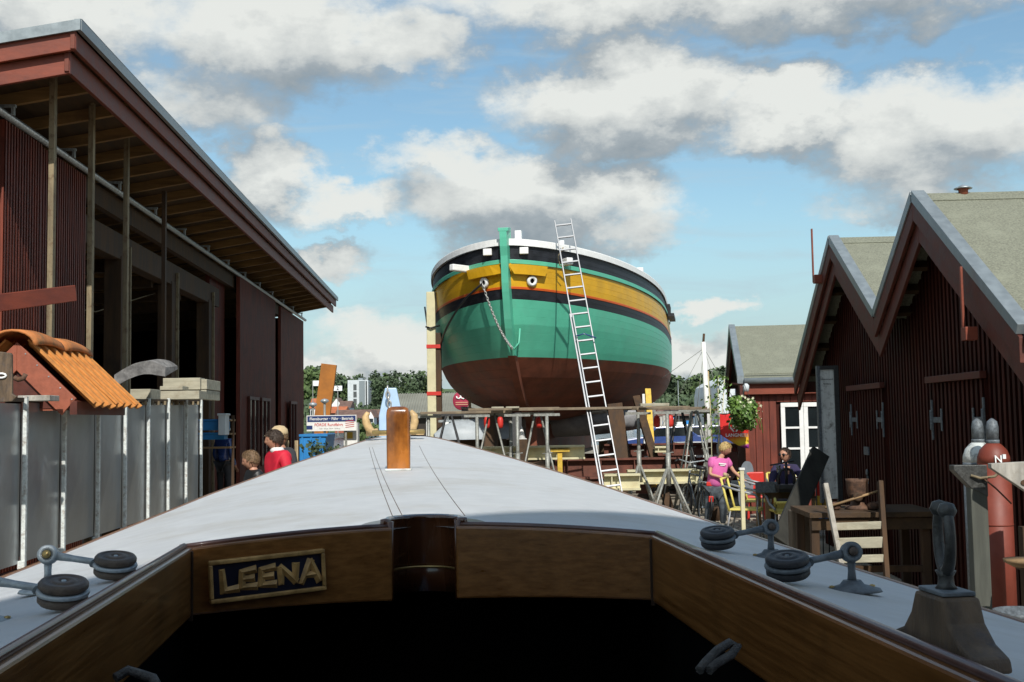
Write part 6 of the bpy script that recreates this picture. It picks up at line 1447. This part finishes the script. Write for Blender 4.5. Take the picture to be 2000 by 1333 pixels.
for s_ in (-1, 1):
    pts = [(s_*(.015+.09*math.sin(t*math.pi)*(1-.25*t)), -.035, zc_-.075+.16*(math.sin(t*math.pi*.62))) for t in [k/10 for k in range(11)]]
    MB().tube(pts, .014, 6).build('heart_swirl', m_white, fl)
MB().tube([(math.cos(a)*.045*(1-a/12), -.04, zc_+.01+math.sin(a)*.045*(1-a/12)) for a in [k*.5 for k in range(14)]], .011, 6).build('heart_swirl', m_white, fl)
text('lettering', 'LANGNESE', m_white, fl, (.03, -.04, zc_-.135), .078, (R(90), 0, 0), .002, .002)
MB().tube([(-w, .03, 0), (-w, .03, z1+.03)], .012, 6).build('pole', m_tube, fl); MB().tube([(-w, .03, z1), (w, .03, z1)], .009, 6).build('cross_rod', m_tube, fl)
# hanging flower basket
bc = P(1455, 806, 18.9); o = thing('hanging_basket', 'hanging basket of green foliage with white flowers at the cafe hut', 'flower basket', bc)
q = crown_mesh(.33, .32, 2600, .032, 9, 9); q.build('foliage', m_leaf, o)
rf_ = random.Random(4)
for k in range(7): a0 = rf_.uniform(0, 6.3); MB().tube([(math.cos(a0)*.15, math.sin(a0)*.15, 0), (math.cos(a0)*.26, math.sin(a0)*.24, -.12), (math.cos(a0)*.30, math.sin(a0)*.26, -.25-rf_.uniform(0, .12))], .008, 5).build('trailing_stem', m_leaf, o)
fm = None
for k in range(52):
    u = Vector((rf_.gauss(-.25 if k < 18 else 0, .8), -abs(rf_.gauss(.6, .5)), rf_.gauss(.9 if k < 18 else -.3, .5))).normalized(); p = Vector((u.x*.29, u.y*.29, u.z*.28)); r_ = .026 if k < 16 else .007
    if fm is None:
        q = MB()
        for i in range(5): a0 = i*1.2566; q.face([(0, 0, 0), (math.cos(a0-.5)*.7, -.1, math.sin(a0-.5)*.7), (math.cos(a0), -.25, math.sin(a0)), (math.cos(a0+.5)*.7, -.1, math.sin(a0+.5)*.7)])
        fm = q.build('flower', m_bloom, o); f_ = fm
    else: f_ = fm.copy(); COL.objects.link(f_); f_.parent = o
    f_.location = p; f_.scale = (r_, r_, r_); f_.rotation_euler = (rf_.uniform(-.5, .5), rf_.uniform(0, 3), rf_.uniform(-.6, .6))
for a0 in (0, 2.1, 4.2): MB().tube([(math.cos(a0)*.16, math.sin(a0)*.16, .05), (0, 0, .48)], .004, 4).build('chain', m_tubed, o)
MB().lathe([(.05, -.20), (.13, -.12), (.17, 0), (.18, .03)], (0, 0, 0), 16).build('bowl', m_oldw, o)
lm = thing('wall_lamp', 'small grey lamp above the hanging basket', 'lamp', P(1457, 757, 19.2)); MB().lathe([(.05, -.07), (.055, .03), (.03, .06), (0, .07)], (0, 0, 0), 14).build('housing', m_conc, lm); MB().beam((0, 0, .04), (0, 1.2, .10), .03, .03).build('arm', m_redtd, lm)
# climbing plants left of the banner
o = thing('potted_climber', 'thin leafy climber on canes left of the ice cream banner', 'plant', (PX(1399, 19.6), 19.6, 0)); rp_ = random.Random(8); q = MB()
zt = P(1404, 735, 19.6).z
for k in range(200):
    z = rp_.uniform(.5, 1)**.8*zt; x_ = .10*math.sin(z*3)+rp_.gauss(0, .10); p = Vector((x_+.03, rp_.gauss(0, .08), z)); r_ = rp_.uniform(.018, .04); n_ = Vector((rp_.gauss(0, 1), rp_.gauss(0, 1), rp_.gauss(0, 1))).normalized(); t = n_.orthogonal(); s2 = n_.cross(t); q.face([p-t*r_, p-s2*r_*.5, p+t*r_, p+s2*r_*.5])
q.build('leaves', m_leaf, o); 
for x_ in (-.08, .07, .16): MB().tube([(x_, 0, 0), (x_*.8, 0, zt*.7), (x_*1.2, 0, zt)], .008, 5).build('cane', m_cream, o)
MB().lathe([(.12, 0), (.16, .28), (.15, .3), (0, .28)], (0, 0, 0), 14).build('pot', m_oldw, o)
# bicycle seen from behind
bk = thing('bicycle', 'bicycle seen from behind leaning by the boy in pink', 'bicycle', (PX(1372, 18.9), 18.9, 0), R(6)); bk.rotation_euler = (0, R(4), R(8))
def ringp(r_, y, z, n=28): return [(0, y+math.cos(2*math.pi*k/n)*r_, z+math.sin(2*math.pi*k/n)*r_) for k in range(n)]
for nm, y in (('wheel', 0), ('wheel', 1.08)):
    w_ = MB().tube(ringp(.33, y, .34), .020, 8, close=True).build(nm, m_blackp, bk); MB().tube(ringp(.305, y, .34), .010, 6, close=True).build('rim', m_galv, w_)
    q = MB()
    for k in range(14): a0 = k*2*math.pi/14; q.tube([(.02*(-1)**k, y, .34), (0, y+math.cos(a0)*.3, .34+math.sin(a0)*.3)], .0015, 3, False)
    q.build('spokes', m_chain, w_); MB().tube([(-.05, y, .34), (.05, y, .34)], .018, 8).build('hub', m_galv, w_)
MB().tube([(0, math.cos(a0)*.37, .34+math.sin(a0)*.37) for a0 in [R(-20)+k*.28 for k in range(14)]], .018, 6).build('mudguard', m_blackp, bk)
MB().tube([(0, .32, .92), (0, .45, .30), (0, .95, .80), (0, .92, .92)], .017, 8).tube([(0, .35, .85), (0, .93, .86)], .015, 8).tube([(.03, 0, .34), (.02, .42, .32)], .010, 6).tube([(.03, 0, .34), (.01, .34, .82)], .010, 6).tube([(-.03, 0, .34), (-.01, .34, .82)], .010, 6).tube([(0, .94, .84), (.0, 1.08, .34)], .015, 6).build('frame', m_galv_d, bk)
MB().lathe([(0, -.03), (.085, -.02), (.095, .01), (.07, .035), (0, .04)], (0, .28, .98), 16, sx=1.0, sy=1.35).build('saddle', m_blackp, bk); MB().tube([(0, .31, .85), (0, .30, .96)], .014, 8).build('seat_post', m_galv, bk)
MB().tube([(-.29, .80, 1.08), (-.22, .84, 1.10), (-.10, .93, 1.07), (0, .95, 1.05), (.10, .93, 1.07), (.22, .84, 1.10), (.29, .80, 1.08)], .012, 8).build('handlebar', m_galv, bk)
for s_ in (-1, 1): MB().tube([(s_*.24, .83, 1.10), (s_*.32, .74, 1.07)], .017, 8).build('grip', m_blackp, bk)
MB().box((0, .02, .76), (.14, .40, .015)).build('rack', m_galv, bk); MB().box((0, -.20, .74), (.10, .02, .07)).build('tail_light', m_signr, bk, .01); MB().box((0, -.32, .50), (.08, .02, .10)).build('rear_reflector', m_signr, bk, .01)
MB().tube([(-.09, .28, 1.0), (-.13, .30, 1.02)], .02, 6).build('bell', m_galv, bk)
# dark leaning beam and stump post
a = P(1537, 1035, 13.6); a.z = .0; o = MB().beam(Vector((0, 0, 0)), P(1602, 884, 14.2)-P(1524, 1060, 13.2)*1, .24, .07, (0, -1, .1)).build('leaning_plank', mat('tarred_plank', (.022, .022, .018), .85, .4, 8, .5, grain=GZ), None, .01)
o.location = P(1524, 1060, 13.2); tag(o, 'broad black-green plank leaning towards the notice board', 'plank')
o = MB().box((0, 0, .42), (.19, .16, .86)).build('stump_post', mat('stump_timber', (.13, .10, .07), .85, .35, 10, .4, grain=GZ), None, .012); o.location = (PX(1557, 12.0), 12.0, 0); tag(o, 'short square timber post at the near left of the workbench', 'post')
# workbench
o = thing('workbench', 'rough wooden workbench standing against the near huts', 'workbench', (PX(1682, 11.4), 11.4, 0), HZ); bz = P(1600, 1003, 11.2).z
for k in range(4): MB().box((0, -.36+k*.235, bz), (1.25, .225, .05)).build('plank', m_oldwy, o, .004)
MB().box((0, -.42, bz-.09), (1.2, .03, .11)).build('apron', m_oldwy, o)
for x_ in (-.56, .50):
    for y_ in (-.36, .32): MB().box((x_, y_, bz/2), (.08, .08, bz-.06)).build('leg', m_oldw, o, .006)
MB().box((0, -.34, .35), (1.1, .06, .06)).build('stretcher', m_oldw, o)
o = thing('hand_drill_machine', 'old rusty bench machine with a long crank handle on the workbench', 'machine', P(1676, 1003, 11.3)+Vector((0, 0, .02))); o.location.z = bz+.025
MB().lathe([(.085, .12), (.10, .16), (.105, .27), (.115, .30), (.10, .30), (.09, .17), (0, .15)], (0, 0, 0), 18).build('hopper', m_rust, o); MB().lathe([(.13, 0), (.12, .03), (.07, .05), (.06, .13)], (0, 0, 0), 16).build('stand', m_rust, o)
MB().lathe([(.028, -.04), (.045, -.04), (.045, .03), (.028, .03)], (-.03, -.10, .13), 14, Matrix.Rotation(R(90), 3, 'X')).build('gear', m_oldw, o); MB().tube([(-.36, -.12, .03), (-.05, -.12, .12), (.22, -.12, .20)], .013, 8).build('crank', m_raft, o)
for (x_, y_) in ((-.24, -.05), (.12, -.1), (.22, 0)): MB().lathe([(.03, 0), (.06, .02), (.055, .06), (.02, .08)], (x_, y_, 0), 12).build('cast_part', m_rust, o)
# wooden ladder leaning in front of the bench
o = thing('wooden_ladder', 'old wooden ladder with pale rungs leaning before the workbench', 'ladder', P(1690, 1130, 10.7)); lo = o.location*1; o.location.z = 0; lo.z = 0
A0, A1 = P(1662, 1200, 10.5)-lo, P(1612, 945, 10.9)-lo; B0, B1 = P(1737, 1200, 10.4)-lo, P(1719, 940, 10.8)-lo
MB().beam(A0, A1, .045, .06, (0, 1, 0)).build('stile', m_greyw, o, .005); MB().beam(B0, B1, .045, .06, (0, 1, 0)).build('stile', m_oldw, o, .005)
for t in (.16, .41, .53, .66): MB().beam(A0.lerp(A1, t), B0.lerp(B1, t), .035, .07 if t != .53 else .10).build('rung', m_block, o, .005)
# gas cylinders and grey post with brackets
gz = 1.47
def cylinder(label, x_, y_, m_, shoulder):
    o = thing('gas_cylinder', label, 'gas cylinder', (x_, y_, 0)); r_ = .116
    MB().lathe([(r_, .0), (r_, gz)], (0, 0, 0), 28).build('body', m_, o); MB().lathe([(r_, gz), (r_*.97, gz+.05), (r_*.82, gz+.10), (r_*.55, gz+.135), (.045, gz+.15)], (0, 0, 0), 28).build('shoulder', shoulder, o)
    MB().lathe([(.046, gz+.14), (.048, gz+.17), (.046, gz+.175)], (0, 0, 0), 18).build('neck_ring', m_galv_d, o); MB().lathe([(.043, gz+.17), (.044, gz+.27), (.036, gz+.31), (.012, gz+.33), (0, gz+.335)], (0, 0, 0), 18).build('valve_cap', m_galv_d, o)
    return o
m_cyl = mat('cylinder_red', (.165, .030, .015), .55, .16, 5, .1, dirt=(.22, .05, .03, .6), dscale=4)
gc = cylinder('tall red gas cylinder marked N at right', PX(1942, 8.35), 8.35, m_cyl, m_cyl); cylinder('grey gas cylinder with chipped white shoulder behind the red one', PX(1913, 8.65), 8.65, m_galv_d, mat('chipped_white_shoulder', (.55, .58, .56), .6, .1, 9, .1, dirt=(.06, .06, .06, .9), dscale=16))
text('lettering', 'N', m_white, gc, (-.015, -.1185, gz+.035), .075, (R(86), 0, 0), .001, .001)
MB().lathe([(.1165, 1.02), (.118, 1.02), (.118, 1.035), (.1165, 1.035)], (0, 0, 0), 28).build('weld_band', m_cyl, gc)
o = thing('bracket_post', 'grey weathered timber post with a pointed top bracket by the cylinders', 'post', (PX(1906, 7.9), 7.9, 0)); zt = P(1906, 908, 7.9).z
MB().box((0, 0, zt/2), (.115, .09, zt)).build('post', m_greyw if 0 else mat('grey_green_timber', (.085, .09, .075), .85, .3, 10, .4, grain=GZ, dirt=(.08, .08, .06, .7)), o, .006)
MB().prism([(-.17, -.05, zt+.0), (.06, -.05, zt), (.06, -.05, zt-.22), (-.055, -.05, zt-.16), (-.17, -.05, zt-.035)], (0, .09, 0)).build('top_bracket', m_bronze, o, .004)
MB().tube([(-.06, -.06, zt-.07), (0, -.075, zt-.09), (.10, -.07, zt-.08), (.16, -.02, zt-.05)], .010, 6).build('rope_turn', m_batten, o); MB().tube([(.02, -.07, zt-.09), (.10, -.08, zt-.16), (.22, -.04, zt-.27)], .006, 5).build('rope_tail', m_rust, o)
o = thing('grey_bracket', 'grey triangular timber bracket at the right frame edge', 'bracket', P(1936, 906, 7.6)); 
MB().prism([(0, 0, 0), (.40, 0, .015), (.40, 0, -.27), (.30, 0, -.24), (0, 0, -.03)], (0, .06, 0)).build('bracket_board', m_greyw, o, .004); MB().lathe([(.0, -.008), (.02, -.004), (.02, .004)], (.22, -.004, -.13), 12, Matrix.Rotation(R(90), 3, 'X'), sx=1.5).build('knot_hole', m_oldw, o); MB().beam((.1, .03, .03), (.1, .03, .06), .02, .02).build('peg', m_white, o); MB().box((.36, .08, -1.0), (.09, .09, 1.9)).build('upright', m_oldw, o)
o = thing('wall_shelf', 'round wooden shelf disc at the right frame edge', 'shelf', P(2010, 1098, 7.3)); MB().lathe([(0, -.035), (.10, -.03), (.155, 0), (.16, .02), (0, .02)], (0, 0, 0), 24, sy=.8).build('disc', m_raft, o); MB().box((.05, .1, -.05), (.06, .3, .05)).build('arm', m_oldw, o); MB().box((.10, .25, -.55), (.07, .07, 1.5)).build('upright', m_oldw, o)
o = thing('tin_basin', 'shallow grey basin in a wooden bracket at lower right', 'basin', P(2000, 1198, 7.0)); rows = []
MB().lathe([(.0, -.13), (.10, -.10), (.17, -.02), (.18, .015), (.17, .015), (.09, -.085), (0, -.115)], (0, 0, 0), 26).build('bowl', m_galv_d, o); MB().prism([(-.24, -.10, -.01), (-.21, -.10, -.015), (.10, -.10, -.32), (.10, -.10, -.40)], (0, .05, 0)).build('bracket_board', m_greyw, o, .003); MB().box((.15, .05, -.45), (.08, .08, .9)).build('upright', m_oldw, o)
o = thing('log_pile', 'rough cut timber ends at the lower right frame edge', 'timber', P(1985, 1285, 6.6)); 
for k in range(6): MB().box((-.04+.07*(k % 3)+random.uniform(-.01, .01), 0, -.03-.07*(k//3)), (.065, .3, .06), Matrix.Rotation(random.uniform(-.1, .1), 3, 'Y')).build('timber_end', m_raft, o, .004)
MB().box((.05, .1, -.13-o.location.z/2), (.3, .3, o.location.z-.1)).build('trestle_block', m_oldw, o)
# small flower umbrella / toy cloth near the notice board
o = thing('beach_windbreak', 'red, yellow and blue striped cloth behind the leaning plank', 'cloth', P(1604, 985, 15.0)); q = P(1604, 985, 15).z; o.location.z = 0
for i, (m_, z0_, z1_) in enumerate(((m_blue, .35, .55), (m_white, .55, .62), (m_yelp, .62, .78), (m_signr, .78, 1.12))): MB().prism([(-.10+.05*(z0_-.3), 0, z0_), (.08, 0, z0_), (.08, 0, z1_), (-.10+.10*(z1_-.3), 0, z1_)], (0, .02, 0)).build('cloth_panel', m_, o)
for x_ in (-.08, 0, .08): MB().tube([(x_, -.02, 0), (x_+.02, -.02, 1.0)], .008, 5).build('stake', m_blackp, o)
# setts and rubble strip in the yard
q0 = None; rr2 = random.Random(6); n = 0
pav = MB()
for j in range(15):
    for i in range(17):
        if n >= 250: break
        x_ = 2.15+i*.19+rr2.uniform(-.02, .02)+(j % 2)*.09; y_ = 17.2+j*.26+rr2.uniform(-.03, .03); n += 1
        b = MB().box((0, 0, .0), (.165, .22, .08)) if q0 is None else None
        if q0 is None: q0 = b.build('sett', m_stone, COL.objects['ground'], .015); o = q0
        else: o = q0.copy(); COL.objects.link(o)
        o.parent = COL.objects['ground']; o.location = (x_, y_, .015+rr2.uniform(-.012, .012)+.05*noise.noise((x_*.4, y_*.4, 0))); o.rotation_euler = (rr2.uniform(-.04, .04), rr2.uniform(-.04, .04), rr2.uniform(-.06, .06)); o.scale = (rr2.uniform(.85, 1.08), rr2.uniform(.85, 1.1), 1)
rbm = MB()
for k in range(700):
    x_, y_ = rr2.uniform(.5, 5), rr2.uniform(14, 24); r_ = rr2.uniform(.008, .03); z_ = .05*noise.noise((x_*.4, y_*.4, 0))+.02*noise.noise((x_*2, y_*2, 3))-.01
    rbm.box((x_, y_, z_+r_*.3), (r_*2, r_*1.6, r_*1.2), Matrix.Rotation(rr2.uniform(0, 3), 3, 'Z'))
rbm.build('gravel', m_stone)['kind'] = 'stuff'
